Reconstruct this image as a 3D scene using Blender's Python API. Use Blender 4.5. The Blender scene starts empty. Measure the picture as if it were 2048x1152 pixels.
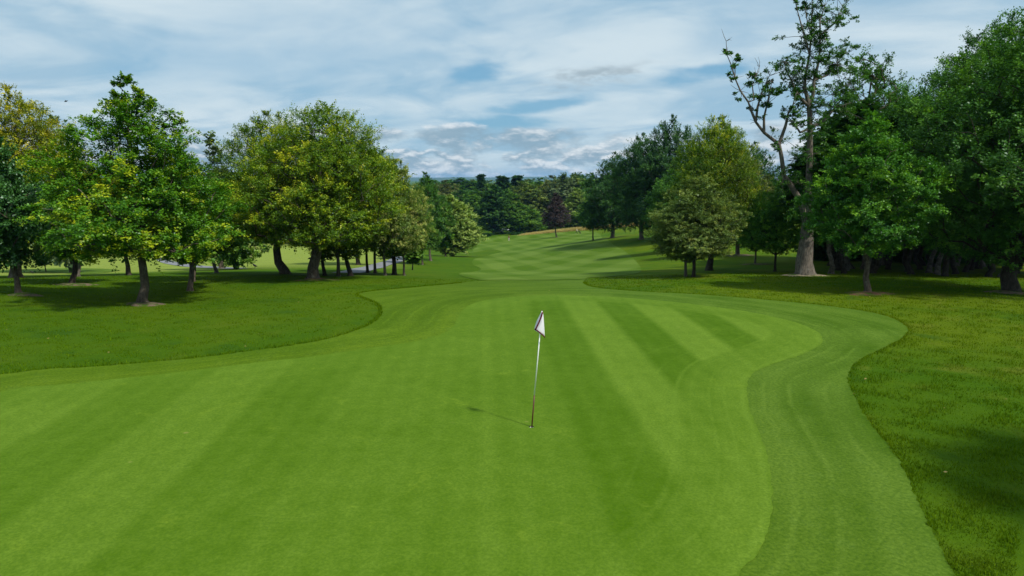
import bpy, bmesh, math, random
import numpy as np
from mathutils import Vector, Matrix, geometry
R = math.radians
sc = bpy.context.scene
col = sc.collection

# ------------------------------------------------------------------ camera, sky, sun, exposure
F = 1365.0                       # focal length in photo pixels (2048 wide): 24 mm on a 36 mm frame
CAMH, PITCH = 5.0, R(9.07)
cam_d = bpy.data.cameras.new('camera'); cam = bpy.data.objects.new('camera', cam_d); col.objects.link(cam)
cam_d.sensor_width = 36.0; cam_d.lens = 36.0 * F / 2048.0
cam_d.clip_start = 0.1; cam_d.clip_end = 30000
cam.location = (0, 0, CAMH); cam.rotation_euler = (math.pi/2 - PITCH, 0, 0)
sc.camera = cam

SUN_EL = R(50); SUN_AZ = R(128)  # azimuth clockwise from +Y (the view direction): right and slightly behind
sd = Vector((math.sin(SUN_AZ)*math.cos(SUN_EL), math.cos(SUN_AZ)*math.cos(SUN_EL), math.sin(SUN_EL)))
sun_d = bpy.data.lights.new('sun', 'SUN'); sun_d.energy = 5.0; sun_d.angle = R(3.6); sun_d.color = (1.0, 0.955, 0.88)
sun = bpy.data.objects.new('sun', sun_d); col.objects.link(sun)
sun.rotation_euler = sd.to_track_quat('Z', 'Y').to_euler()
sc.view_settings.view_transform = 'Standard'; sc.view_settings.look = 'None'
sc.view_settings.exposure = 0.0; sc.view_settings.gamma = 1.0; sc.view_settings.use_curve_mapping = False
sc.cycles.use_denoising = True
sc.cycles.max_bounces = 5; sc.cycles.diffuse_bounces = 2; sc.cycles.glossy_bounces = 2; sc.cycles.transmission_bounces = 3
sc.cycles.volume_bounces = 0; sc.cycles.caustics_reflective = False; sc.cycles.caustics_refractive = False

class NT:
    """small helper to write node trees as expressions"""
    def __init__(s, tree): s.t = tree; s.L = tree.links
    def n(s, kind, **kw):
        nd = s.t.nodes.new(kind)
        for k, v in kw.items(): setattr(nd, k, v)
        return nd
    def put(s, sock, v):
        if isinstance(v, bpy.types.NodeSocket): s.L.new(v, sock)
        elif v is not None:
            try: sock.default_value = v
            except Exception: sock.default_value = (*v, 1.0)
    def m(s, op, a, b=None, c=None, clamp=False):
        nd = s.n('ShaderNodeMath', operation=op, use_clamp=clamp)
        for i, v in enumerate((a, b, c)):
            if v is not None: s.put(nd.inputs[i], v)
        return nd.outputs[0]
    def mix(s, f, a, b, blend='MIX'):
        nd = s.n('ShaderNodeMix', data_type='RGBA', blend_type=blend)
        s.put(nd.inputs[0], f); s.put(nd.inputs[6], a); s.put(nd.inputs[7], b)
        return nd.outputs[2]
    def ss(s, v, a, b, o0=0.0, o1=1.0):
        nd = s.n('ShaderNodeMapRange', interpolation_type='SMOOTHSTEP')
        s.put(nd.inputs[0], v)
        for i, k in zip((1, 2, 3, 4), (a, b, o0, o1)): s.put(nd.inputs[i], k)
        return nd.outputs[0]
    def noise(s, vec, scale, detail=4, rough=0.55, dist=0.0):
        nd = s.n('ShaderNodeTexNoise'); s.put(nd.inputs['Vector'], vec)
        nd.inputs['Scale'].default_value = scale; nd.inputs['Detail'].default_value = detail
        nd.inputs['Roughness'].default_value = rough; nd.inputs['Distortion'].default_value = dist
        return nd.outputs[0]
    def xyz(s, x, y, z=0.0):
        nd = s.n('ShaderNodeCombineXYZ')
        for i, v in enumerate((x, y, z)): s.put(nd.inputs[i], v)
        return nd.outputs[0]
    def sep(s, v):
        nd = s.n('ShaderNodeSeparateXYZ'); s.put(nd.inputs[0], v); return nd.outputs
    def ramp(s, f, stops, interp='LINEAR'):
        nd = s.n('ShaderNodeValToRGB'); s.put(nd.inputs[0], f); cr = nd.color_ramp; cr.interpolation = interp
        while len(cr.elements) < len(stops): cr.elements.new(0.5)
        for e, (p, c) in zip(cr.elements, stops):
            e.position = p; e.color = (c, c, c, 1) if isinstance(c, (int, float)) else (*c, 1)
        return nd.outputs[0]

def make_world():
    w = bpy.data.worlds.new('World'); sc.world = w; w.use_nodes = True
    N = NT(w.node_tree); w.node_tree.nodes.clear()
    STR = 0.1
    sky = N.n('ShaderNodeTexSky', sky_type='NISHITA', sun_disc=False)
    sky.sun_elevation = SUN_EL; sky.sun_rotation = SUN_AZ; sky.air_density = 1.0; sky.dust_density = 0.6; sky.ozone_density = 2.0
    tc = N.n('ShaderNodeTexCoord'); d = N.sep(tc.outputs['Generated'])
    az = N.m('ARCTAN2', d[0], d[1]); el = N.m('ARCSINE', d[2])
    up = N.m('MAXIMUM', d[2], 0.0)
    den = N.m('ADD', up, 0.16)
    px = N.m('DIVIDE', d[0], den); py = N.m('DIVIDE', d[1], den)
    # clear blue
    c = lambda r, g, b: tuple(v/STR for v in (r, g, b))
    blue = N.mix(0.72, N.mix(1.0, sky.outputs[0], (0.8, 0.95, 1.0, 1), 'MULTIPLY'), c(0.17, 0.42, 0.64) + (1,))
    # high veil, streaked
    sx = N.m('ADD', N.m('MULTIPLY', px, 0.9), N.m('MULTIPLY', py, -0.45))
    sy = N.m('ADD', N.m('MULTIPLY', px, 0.45), N.m('MULTIPLY', py, 0.9))
    v1 = N.noise(N.xyz(N.m('MULTIPLY', sx, 0.55), N.m('MULTIPLY', sy, 0.9), 3.1), 1.1, 5, 0.5, 0.5)
    v2 = N.noise(N.xyz(N.m('MULTIPLY', sx, 0.8), sy, 9.7), 2.6, 5, 0.55, 0.3)
    veil = N.ss(N.m('ADD', N.m('MULTIPLY', v1, 0.7), N.m('MULTIPLY', v2, 0.3)), 0.30, 0.58, 0.45, 1.0)
    # the blue gaps in view
    wob = N.m('SUBTRACT', N.noise(N.xyz(N.m('MULTIPLY', az, 9.0), N.m('MULTIPLY', el, 30.0), 1.0), 1.6, 4), 0.5)
    wob2 = N.m('SUBTRACT', N.noise(N.xyz(N.m('MULTIPLY', az, 9.0), N.m('MULTIPLY', el, 30.0), 7.0), 1.6, 4), 0.5)
    def blob(a0, e0, sa, se, tilt, lo=0.3, hi=1.15, wobble=1.5):
        da = N.m('SUBTRACT', az, a0); de = N.m('SUBTRACT', el, e0)
        de = N.m('SUBTRACT', de, N.m('MULTIPLY', da, tilt))
        u = N.m('ADD', N.m('DIVIDE', da, sa), N.m('MULTIPLY', wob, wobble))
        v = N.m('ADD', N.m('DIVIDE', de, se), N.m('MULTIPLY', wob2, wobble))
        r = N.m('SQRT', N.m('ADD', N.m('MULTIPLY', u, u), N.m('MULTIPLY', v, v)))
        return N.ss(r, lo, hi, 1.0, 0.0)
    gap = blob(-0.048, 0.146, 0.06, 0.019, 0.10)
    for a in ((0.035, 0.102, 0.085, 0.013, 0.12), (0.275, 0.143, 0.085, 0.014, 0.14), (-0.01, 0.081, 0.09, 0.012, 0.0)):
        gap = N.m('MAXIMUM', gap, blob(*a))
    veil = N.m('MULTIPLY', veil, N.m('SUBTRACT', 1.0, N.m('MULTIPLY', gap, 0.9)))
    shade = N.noise(N.xyz(sx, N.m('MULTIPLY', sy, 1.3), 20.0), 1.2, 5, 0.55, 0.6)
    vcol = N.mix(N.ss(shade, 0.36, 0.62), c(0.37, 0.555, 0.70) + (1,), c(0.63, 0.755, 0.825) + (1,))
    out = N.mix(veil, blue, vcol)
    # small grey scud
    scud = N.m('MULTIPLY', blob(0.115, 0.141, 0.085, 0.017, 0.05, 0.1, 1.3, 2.2),
               N.ss(N.noise(N.xyz(N.m('MULTIPLY', az, 26.0), N.m('MULTIPLY', el, 70.0), 2.0), 1.0, 6, 0.6), 0.36, 0.62))
    out = N.mix(N.m('MULTIPLY', scud, 0.75), out, c(0.33, 0.42, 0.48) + (1,))
    # cumulus banks near the horizon all round: lit tops, grey flat bases
    def cum(shift, k, seed):
        e = N.m('ADD', el, shift)
        q = N.xyz(N.m('MULTIPLY', az, 9.0*k), N.m('MULTIPLY', e, 21.0*k), seed)
        big = N.noise(q, 1.0, 8, 0.58, 0.0)
        return big
    for k, seed, e0, e1, thr in ((1.0, 5.0, 0.058, 0.092, 0.47), (1.9, 15.0, 0.030, 0.060, 0.46)):
        n0 = cum(0.0, k, seed); n1 = cum(0.009/k, k, seed)
        band = N.ss(el, e0, e1, 0.0, 0.30)
        dens = N.ss(N.m('SUBTRACT', n0, band), thr-0.05, thr+0.09)
        lit = N.ss(N.m('SUBTRACT', n0, n1), -0.045, 0.125)
        ccol = N.mix(lit, c(0.27, 0.40, 0.50) + (1,), c(0.78, 0.83, 0.86) + (1,))
        out = N.mix(N.m('MULTIPLY', dens, N.ss(el, -0.005, 0.02, 0.5, 0.85)), out, ccol)
    bg = N.n('ShaderNodeBackground'); N.put(bg.inputs[0], out); bg.inputs[1].default_value = STR
    o = N.n('ShaderNodeOutputWorld'); N.L.new(bg.outputs[0], o.inputs[0])
make_world()

# ------------------------------------------------------------------ helpers
def ray(px, py):
    x = (px-1024)/F; y = -(py-576)/F
    return np.array([x, math.cos(PITCH)+y*math.sin(PITCH), -math.sin(PITCH)+y*math.cos(PITCH)])
def at_depth(px, py, Y):
    d = ray(px, py); t = Y/d[1]
    return np.array([d[0]*t, Y, CAMH+d[2]*t])

# terrain heights: photo points with a judged distance (a green on a plateau, the hole falling away behind it)
CTRL = [(38,588,31),(285,608,30),(145,568,38),(381,582,36),(262,550,48),(433,546,52),(330,512,125),(60,500,150),(100,543,88),
        (-250,560,42),(-200,500,150),(480,505,140),(640,500,150),
        (628,558,42),(568,548,48),(677,552,47),(789,550,50),(807,551,50),(750,547,54),(715,530,80),(825,540,62),(860,522,95),(904,514,110),
        (1050,592,29),(1050,572,36),(1050,561,45),(1050,550,65),(1050,540,85),(1050,520,115),(1050,500,155),(1050,481,205),(1050,472,235),
        (1018,482,228),(1155,467,220),(1113,474,212),(950,480,235),(880,484,250),
        (1186,480,150),(1225,475,145),(1283,478,125),(1355,502,85),(1475,510,70),(1510,528,58),(1417,541,50),(1371,553,43),(1240,556,44),
        (1550,543,47),(1607,550,43),(1735,585,32.5),(2020,583,33),(1850,548,45),(2200,560,42),(1600,505,75),(1800,515,68)]
P = [at_depth(*c) for c in CTRL]
for x in (-40, -20, -8, 0, 8, 20, 40):
    for y in (-12, 0, 10, 18):
        P.append(np.array([x, y, 0.0]))
P += [np.array([x, 24.0, 0.0]) for x in (-8, 0, 6, 12)] + [np.array([x, 26.0, -0.15]) for x in (-24, 22)]
P += [np.array([x, y, z]) for x, y, z in ((-120,330,-13),(-40,330,-15),(40,330,-14),(110,330,-9),(150,200,-5),(110,120,-3),(-150,220,-11),
      (-120,120,-7.5),(-300,600,-16),(0,600,-18),(300,600,-14),(90,60,-1.5),(-80,60,-3.5))]
P = np.array(P)
def uv(x, y):
    yy = np.clip(y, -14, 700)
    return np.stack([np.clip(x/(yy+16.0), -1.6, 1.6), np.log(yy+16.0)*0.9], -1)
def tps(r2): return 0.5*r2*np.log(r2+1e-12)
Q = uv(P[:,0], P[:,1]); nQ = len(Q)
K = tps(((Q[:,None]-Q[None])**2).sum(-1)) + np.eye(nQ)*0.0006
A = np.zeros((nQ+3, nQ+3)); A[:nQ,:nQ] = K; A[:nQ,nQ] = 1; A[:nQ,nQ+1:] = Q; A[nQ,:nQ] = 1; A[nQ+1:,:nQ] = Q.T
W = np.linalg.solve(A, np.concatenate([P[:,2], np.zeros(3)]))
def terr(x, y):
    x = np.asarray(x, float); y = np.asarray(y, float); sh = x.shape
    q = uv(x.ravel(), y.ravel()); z = np.empty(len(q))
    for i in range(0, len(q), 20000):
        b = q[i:i+20000]
        z[i:i+20000] = tps(((b[:,None]-Q[None])**2).sum(-1)) @ W[:nQ] + W[nQ] + b @ W[nQ+1:]
    yy = y.ravel(); f = np.clip((yy-380)/500, 0, 1); f = f*f*(3-2*f)
    z = z*(1-f) + (-17.0)*f
    return np.clip(z, -22, 4).reshape(sh)
def hit(px, py):
    d = ray(px, py); ys = np.concatenate([np.arange(4, 60, .1), np.arange(60, 500, .4)])
    t = ys/d[1]; zz = CAMH + d[2]*t - terr(d[0]*t, ys)
    k = np.argmax(zz < 0) if (zz < 0).any() else len(ys)-1
    return np.array([d[0]*t[k], ys[k], terr(d[0]*t[k], ys[k]).item()])

def tag(o, label=None, cat=None, group=None, kind=None):
    if label: o['label'] = label
    if cat: o['category'] = cat
    if group: o['group'] = group
    if kind: o['kind'] = kind
    return o
def link(name, data, mat=None, parent=None):
    o = bpy.data.objects.new(name, data); col.objects.link(o)
    if mat is not None: data.materials.append(mat)
    if parent is not None: o.parent = parent
    return o
def empty(name, loc=(0,0,0), rz=0.0):
    o = bpy.data.objects.new(name, None); col.objects.link(o); o.location = loc; o.rotation_euler = (0,0,rz); o.empty_display_size = 0.3
    return o
def npmesh(name, v, faces, smooth=False):
    """v (n,3), faces (m,k) all of one size"""
    me = bpy.data.meshes.new(name); v = np.asarray(v, np.float32); faces = np.asarray(faces, np.int32)
    me.vertices.add(len(v)); me.vertices.foreach_set('co', v.ravel())
    m, k = faces.shape
    me.loops.add(m*k); me.loops.foreach_set('vertex_index', faces.ravel())
    me.polygons.add(m); me.polygons.foreach_set('loop_start', np.arange(0, m*k, k, dtype=np.int32))
    try: me.polygons.foreach_set('loop_total', np.full(m, k, np.int32))
    except Exception: pass
    if smooth: me.polygons.foreach_set('use_smooth', np.ones(m, bool))
    me.update(calc_edges=True); me.validate()
    return me
def fattr(me, name, dom, vals):
    a = me.attributes.new(name, 'FLOAT', dom); a.data.foreach_set('value', np.asarray(vals, np.float32))

def newmat(name):
    m = bpy.data.materials.new(name); m.use_nodes = True; m.node_tree.nodes.clear()
    N = NT(m.node_tree); o = N.n('ShaderNodeOutputMaterial')
    return m, N, o
def principled(N, o, colr, rough=0.7, spec=0.3, normal=None, sheen=0.0, sheen_tint=None):
    b = N.n('ShaderNodeBsdfPrincipled'); N.put(b.inputs['Base Color'], colr); N.put(b.inputs['Roughness'], rough)
    b.inputs['Specular IOR Level'].default_value = spec
    if sheen:
        b.inputs['Sheen Weight'].default_value = sheen; b.inputs['Sheen Roughness'].default_value = 0.45
        if sheen_tint: b.inputs['Sheen Tint'].default_value = (*sheen_tint, 1)
    if normal is not None: N.L.new(normal, b.inputs['Normal'])
    N.L.new(b.outputs[0], o.inputs[0]); return b
def bump(N, h, strength=0.3, dist=0.02):
    nd = N.n('ShaderNodeBump'); N.put(nd.inputs['Height'], h); nd.inputs['Strength'].default_value = strength; nd.inputs['Distance'].default_value = dist
    return nd.outputs[0]
def pos(N): return N.n('ShaderNodeNewGeometry').outputs['Position']
def attr(N, name): return N.n('ShaderNodeAttribute', attribute_name=name).outputs['Fac']
def plain(name, colr, rough=0.6, spec=0.3, metal=0.0, nscale=20.0, var=0.12):
    m, N, o = newmat(name)
    tc = N.n('ShaderNodeTexCoord').outputs['Object']
    n = N.noise(tc, nscale, 3)
    c = N.mix(n, tuple(v*(1-var) for v in colr)+(1,), tuple(min(1, v*(1+var)) for v in colr)+(1,))
    b = principled(N, o, c, rough, spec); b.inputs['Metallic'].default_value = metal
    return m

# ------------------------------------------------------------------ turf materials
def turf_rough():
    m, N, o = newmat('rough_turf'); p = pos(N); s = N.sep(p)
    big = N.noise(p, 0.10, 4, 0.6, 0.6); mid = N.noise(p, 0.55, 5, 0.62, 0.4); fine = N.noise(p, 7.0, 5, 0.7); vf = N.noise(p, 38.0, 3, 0.7)
    side = N.m('MULTIPLY', N.ss(s[0], -2.0, 8.0), N.ss(s[1], 9.0, 20.0))
    c = N.mix(N.m('MULTIPLY', N.ss(big, 0.34, 0.64), N.m('ADD', N.m('MULTIPLY', side, 0.5), 0.5)), (0.044, 0.104, 0.002, 1), (0.092, 0.138, 0.004, 1))
    c = N.mix(N.m('MULTIPLY', N.ss(mid, 0.52, 0.74), N.m('ADD', N.m('MULTIPLY', side, 0.45), 0.2)), c, (0.14, 0.155, 0.018, 1))
    c = N.mix(N.m('MULTIPLY', N.ss(mid, 0.30, 0.46, 1.0, 0.0), 0.6), c, (0.022, 0.072, 0.007, 1))
    # the lower course beyond the trees is dry and pale
    low = N.m('MULTIPLY', N.ss(s[2], -2.6, -6.0), N.ss(N.m('ADD', s[0], N.m('MULTIPLY', s[1], 0.16)), 2.0, -4.0))
    c = N.mix(N.m('MULTIPLY', low, 0.85), c, N.mix(mid, (0.18, 0.25, 0.030, 1), (0.30, 0.34, 0.080, 1)))
    c = N.mix(N.ss(fine, 0.3, 0.7, 0.35, 0.0), c, (0.018, 0.05, 0.004, 1))
    h = N.m('ADD', N.m('MULTIPLY', fine, 0.6), N.m('MULTIPLY', vf, 0.4))
    principled(N, o, c, 0.95, 0.04, bump(N, h, 0.9, 0.06)); return m
def turf_green():
    m, N, o = newmat('green_turf'); p = pos(N); s = N.sep(p)
    w = N.m('MULTIPLY', N.m('SUBTRACT', N.noise(p, 0.16, 2), 0.5), 0.18)
    x = N.m('ADD', N.m('ADD', s[0], N.m('MULTIPLY', s[1], 0.043)), w)
    E = [-13, -11, -8.9, -7.0, -5.25, -3.4, -1.2, -0.15, 0.15, 1.75, 3.2, 4.6, 6.0, 7.45, 8.65, 10.2, 11.6, 13.0]
    V = [.62, .42, .66, .34, .60, .32, .46, .42, .60, .44, .20, .72, .18, .78, .16, .8, .3, .7, .4]
    rng = 16.0; stops = [(0.0, V[0])]; sw = 0.15
    for e, a, b in zip(E, V[:-1], V[1:]):
        stops += [((e-sw+rng)/(2*rng), a), ((e+sw+rng)/(2*rng), b)]
    stops = stops[:31]+[(1.0, .5)]
    f = N.ramp(N.m('DIVIDE', N.m('ADD', x, rng), 2*rng), stops)
    f = N.n('ShaderNodeRGBToBW').inputs[0].node if False else f
    edge = attr(N, 'edge')                                # metres in from the green's edge
    ring = N.m('MULTIPLY', N.ss(edge, 1.35, 1.65, 1.0, 0.0), N.ss(s[0], -4.0, 5.0, 0.30, 0.9))
    f = N.mix(ring, f, N.mix(N.ss(edge, 0.70, 0.80), (.62, .62, .62, 1), (.5, .5, .5, 1)))
    for e0, wd, a in ((0.12, 0.11, .55), (0.52, 0.05, .30), (0.86, 0.06, .38), (1.28, 0.05, .26), (1.62, 0.10, .45), (2.25, 0.07, .22), (3.1, 0.08, .18)):
        line = N.m('MULTIPLY', N.ss(N.m('ABSOLUTE', N.m('SUBTRACT', edge, e0)), 0.0, wd, 1.0, 0.0), a)
        line = N.m('MULTIPLY', line, N.m('MULTIPLY', N.ss(N.noise(p, 0.5, 3), 0.35, 0.6, 0.25, 1.0), N.ss(s[0], 0.0, 4.0, 0.25, 1.0)))
        f = N.mix(line, f, (1, 1, 1, 1))
    big = N.noise(p, 0.35, 4, 0.55, 0.3); mid = N.noise(p, 1.8, 5, 0.65); fine = N.noise(p, 22.0, 4, 0.7); fin2 = N.noise(p, 90.0, 3, 0.7)
    fm = N.m('ADD', N.m('MULTIPLY', N.n('ShaderNodeRGBToBW').outputs[0], 1.0), 0.0)
    bw = [n for n in N.t.nodes if n.bl_idname == 'ShaderNodeRGBToBW'][-1]; N.L.new(f, bw.inputs[0])
    fm = N.m('ADD', fm, N.m('MULTIPLY', N.m('SUBTRACT', big, 0.5), 0.55))
    fm = N.m('ADD', fm, N.m('MULTIPLY', N.m('SINE', N.m('MULTIPLY', x, 11.5)), 0.045))
    fm = N.m('ADD', fm, N.m('MULTIPLY', N.m('SUBTRACT', mid, 0.5), 0.6))
    fm = N.m('ADD', fm, N.m('MULTIPLY', N.m('SUBTRACT', N.noise(p, 6.5, 5, 0.7), 0.5), 0.55), clamp=True)
    c = N.mix(fm, (0.050, 0.110, 0.0008, 1), (0.138, 0.222, 0.022, 1))
    c = N.mix(N.m('MULTIPLY', N.ss(N.noise(p, 0.9, 5, 0.7, 0.8), 0.58, 0.74), 0.5), c, (0.17, 0.25, 0.02, 1))
    c = N.mix(N.ss(fine, 0.3, 0.75, 0.55, 0.0), c, (0.03, 0.08, 0.002, 1))
    vo = N.n('ShaderNodeTexVoronoi'); N.put(vo.inputs['Vector'], p); vo.inputs['Scale'].default_value = 1.1
    c = N.mix(N.m('MULTIPLY', N.ss(vo.outputs['Distance'], 0.035, 0.075, 1.0, 0.0), N.ss(N.noise(p, 0.8, 2), 0.5, 0.6, 0.0, 0.55)), c, (0.19, 0.20, 0.05, 1))
    h = N.m('ADD', N.m('MULTIPLY', fine, 0.5), N.m('MULTIPLY', fin2, 0.5))
    principled(N, o, c, 0.9, 0.05, bump(N, h, 0.45, 0.012)); return m
def turf_apron():
    m, N, o = newmat('apron_turf'); p = pos(N); s = N.sep(p)
    e = N.m('ADD', attr(N, 'edge'), N.m('MULTIPLY', N.m('SUBTRACT', N.noise(p, 0.5, 3), 0.5), 0.35))
    f = N.m('ADD', N.m('MULTIPLY', N.m('SINE', N.m('MULTIPLY', e, 4.4)), 0.24), N.m('ADD', N.m('MULTIPLY', N.m('SINE', N.m('MULTIPLY', e, 13.0)), 0.10), 0.5))
    f2 = N.ss(N.noise(p, 0.28, 4, 0.6, 0.5), 0.35, 0.65)
    f = N.m('ADD', N.m('MULTIPLY', f, 0.75), N.m('MULTIPLY', N.m('SUBTRACT', f2, 0.3), 0.5))
    f = N.m('ADD', f, N.m('MULTIPLY', N.m('SUBTRACT', N.noise(p, 5.0, 5, 0.7), 0.5), 0.7), clamp=True)
    for e0 in (0.35, 0.95, 1.75, 2.45):
        ln = N.m('MULTIPLY', N.ss(N.m('ABSOLUTE', N.m('SUBTRACT', e, e0)), 0.0, 0.10, 1.0, 0.0), N.ss(N.noise(p, 0.4, 3), 0.4, 0.6, 0.0, 0.55))
        f = N.m('ADD', f, ln, clamp=True)
    fine = N.noise(p, 16.0, 5, 0.7); fin2 = N.noise(p, 70.0, 3, 0.7); mid = N.noise(p, 2.2, 5, 0.65)
    right = N.ss(s[0], -3.0, 7.0)
    d0 = N.mix(right, (0.060, 0.114, 0.001, 1), (0.050, 0.104, 0.003, 1)); l0 = N.mix(right, (0.112, 0.178, 0.008, 1), (0.112, 0.184, 0.020, 1))
    c = N.mix(f, d0, l0)
    c = N.mix(N.m('MULTIPLY', N.ss(mid, 0.5, 0.75), 0.35), c, (0.12, 0.20, 0.03, 1))
    c = N.mix(N.ss(fine, 0.3, 0.75, 0.65, 0.0), c, (0.020, 0.060, 0.002, 1))
    h = N.m('ADD', N.m('MULTIPLY', fine, 0.6), N.m('MULTIPLY', fin2, 0.4))
    principled(N, o, c, 0.9, 0.05, bump(N, h, 0.7, 0.02)); return m
def turf_fairway():
    m, N, o = newmat('fairway_turf'); p = pos(N); s = N.sep(p)
    wob = N.m('MULTIPLY', N.m('SUBTRACT', N.noise(p, 0.03, 2), 0.5), 2.5)
    def st(ax, ay, per):
        v = N.m('ADD', N.m('ADD', N.m('MULTIPLY', s[0], ax), N.m('MULTIPLY', s[1], ay)), wob)
        return N.ss(N.m('SINE', N.m('MULTIPLY', v, 2*math.pi/per)), -0.35, 0.35)
    a = st(0.985, 0.17, 6.0); b = st(0.90, -0.43, 11.0)
    f = N.m('ADD', N.m('MULTIPLY', a, 0.5), N.m('MULTIPLY', b, 0.5))
    f = N.m('ADD', f, N.m('MULTIPLY', N.m('SUBTRACT', N.noise(p, 0.22, 5, 0.65), 0.5), 0.9), clamp=True)
    c = N.mix(f, (0.056, 0.110, 0.003, 1), (0.106, 0.166, 0.022, 1))
    fine = N.noise(p, 5.0, 5, 0.7)
    c = N.mix(N.ss(fine, 0.3, 0.7, 0.25, 0.0), c, (0.03, 0.09, 0.005, 1))
    principled(N, o, c, 0.9, 0.05, bump(N, fine, 0.4, 0.04)); return m
def mat_path():
    m, N, o = newmat('path_tarmac'); p = pos(N)
    n = N.noise(p, 1.2, 5); f = N.noise(p, 30.0, 3)
    principled(N, o, N.mix(n, (0.13, 0.135, 0.15, 1), (0.22, 0.225, 0.235, 1)), 0.85, 0.2, bump(N, f, 0.3, 0.01)); return m
def mat_soil(name, a, b):
    m, N, o = newmat(name); p = pos(N)
    n = N.noise(p, 3.0, 5, 0.65); f = N.noise(p, 28.0, 4, 0.7)
    c = N.mix(n, a+(1,), b+(1,)); c = N.mix(N.ss(N.noise(p, 2.4, 5, 0.75), 0.44, 0.58), c, (0.05, 0.09, 0.01, 1))
    principled(N, o, c, 0.95, 0.1, bump(N, f, 0.8, 0.03)); return m
M_ROUGH, M_GREEN, M_APRON, M_FAIR, M_PATH = turf_rough(), turf_green(), turf_apron(), turf_fairway(), mat_path()
M_SOIL = mat_soil('bare_soil', (0.10, 0.075, 0.05), (0.19, 0.14, 0.10)); M_SOILP = mat_soil('pale_soil', (0.20, 0.16, 0.11), (0.34, 0.27, 0.19))
M_SOILR = mat_soil('leaf_litter', (0.09, 0.05, 0.03), (0.16, 0.09, 0.05))

# ------------------------------------------------------------------ ground
HOLE = hit(1063, 856)
def spaced(segs):
    out = [segs[0][0]]
    for a, b, d in segs:
        n = max(1, int(round((b-a)/d))); out += list(a + (b-a)*np.arange(1, n+1)/n)
    return np.array(out)
gy = np.concatenate([spaced([(-40, -12, 4), (-12, 45, .5), (45, 130, 1.0), (130, 360, 3.0)]), 360*np.geomspace(1.03, 25, 40)])
xr = np.concatenate([spaced([(0, 40, .5), (40, 70, 1.0), (70, 200, 3.0)]), 200*np.geomspace(1.05, 40, 30)])
gx = np.concatenate([-xr[::-1][:-1], xr])
X, Y = np.meshgrid(gx, gy); Z = terr(X, Y)
idx = np.arange(X.size).reshape(X.shape)
quads = np.stack([idx[:-1,:-1], idx[:-1,1:], idx[1:,1:], idx[1:,:-1]], -1).reshape(-1, 4)
cx = (X[:-1,:-1]+X[1:,1:]).ravel()/2; cy = (Y[:-1,:-1]+Y[1:,1:]).ravel()/2
quads = quads[np.hypot(cx-HOLE[0], cy-HOLE[1]) > 0.6]
ground = link('ground', npmesh('ground', np.stack([X, Y, Z], -1).reshape(-1, 3), quads, True), M_ROUGH)
tag(ground, 'rough mown grass ground falling away behind the green', 'ground', kind='structure')

def catmull(pts, closed=True, sub=6):
    p = np.asarray(pts, float); n = len(p); out = []
    for i in range(n if closed else n-1):
        a, b, c, d = (p[(i-1) % n], p[i], p[(i+1) % n], p[(i+2) % n]) if closed else (p[max(i-1,0)], p[i], p[i+1], p[min(i+2,n-1)])
        for k in range(sub):
            t = k/sub
            out.append(.5*((2*b)+(-a+c)*t+(2*a-5*b+4*c-d)*t*t+(-a+3*b-3*c+d)*t**3))
    if not closed: out.append(p[-1])
    return np.array(out)
def resample(p, d):
    q = np.vstack([p, p[:1]]); s = np.concatenate([[0], np.cumsum(np.hypot(*np.diff(q, axis=0).T))])
    n = max(8, int(s[-1]/d)); t = np.arange(n)/n*s[-1]
    return np.stack([np.interp(t, s, q[:,0]), np.interp(t, s, q[:,1])], -1)
def inside(poly, x, y):
    r = np.zeros(x.shape, bool); n = len(poly)
    for i in range(n):
        x0, y0 = poly[i]; x1, y1 = poly[(i+1) % n]
        if y0 == y1: continue
        c = ((y0 > y) != (y1 > y)) & (x < (x1-x0)*(y-y0)/(y1-y0)+x0)
        r ^= c
    return r
def dist_poly(poly, x, y):
    d = np.full(x.shape, 1e9)
    for i in range(len(poly)):
        a = poly[i]; b = poly[(i+1) % len(poly)]; ab = b-a; L = (ab**2).sum()+1e-12
        t = np.clip(((x-a[0])*ab[0]+(y-a[1])*ab[1])/L, 0, 1)
        d = np.minimum(d, np.hypot(x-a[0]-t*ab[0], y-a[1]-t*ab[1]))
    return d
def to_xy(pxs): return np.array([hit(*p)[:2] for p in pxs])
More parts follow.
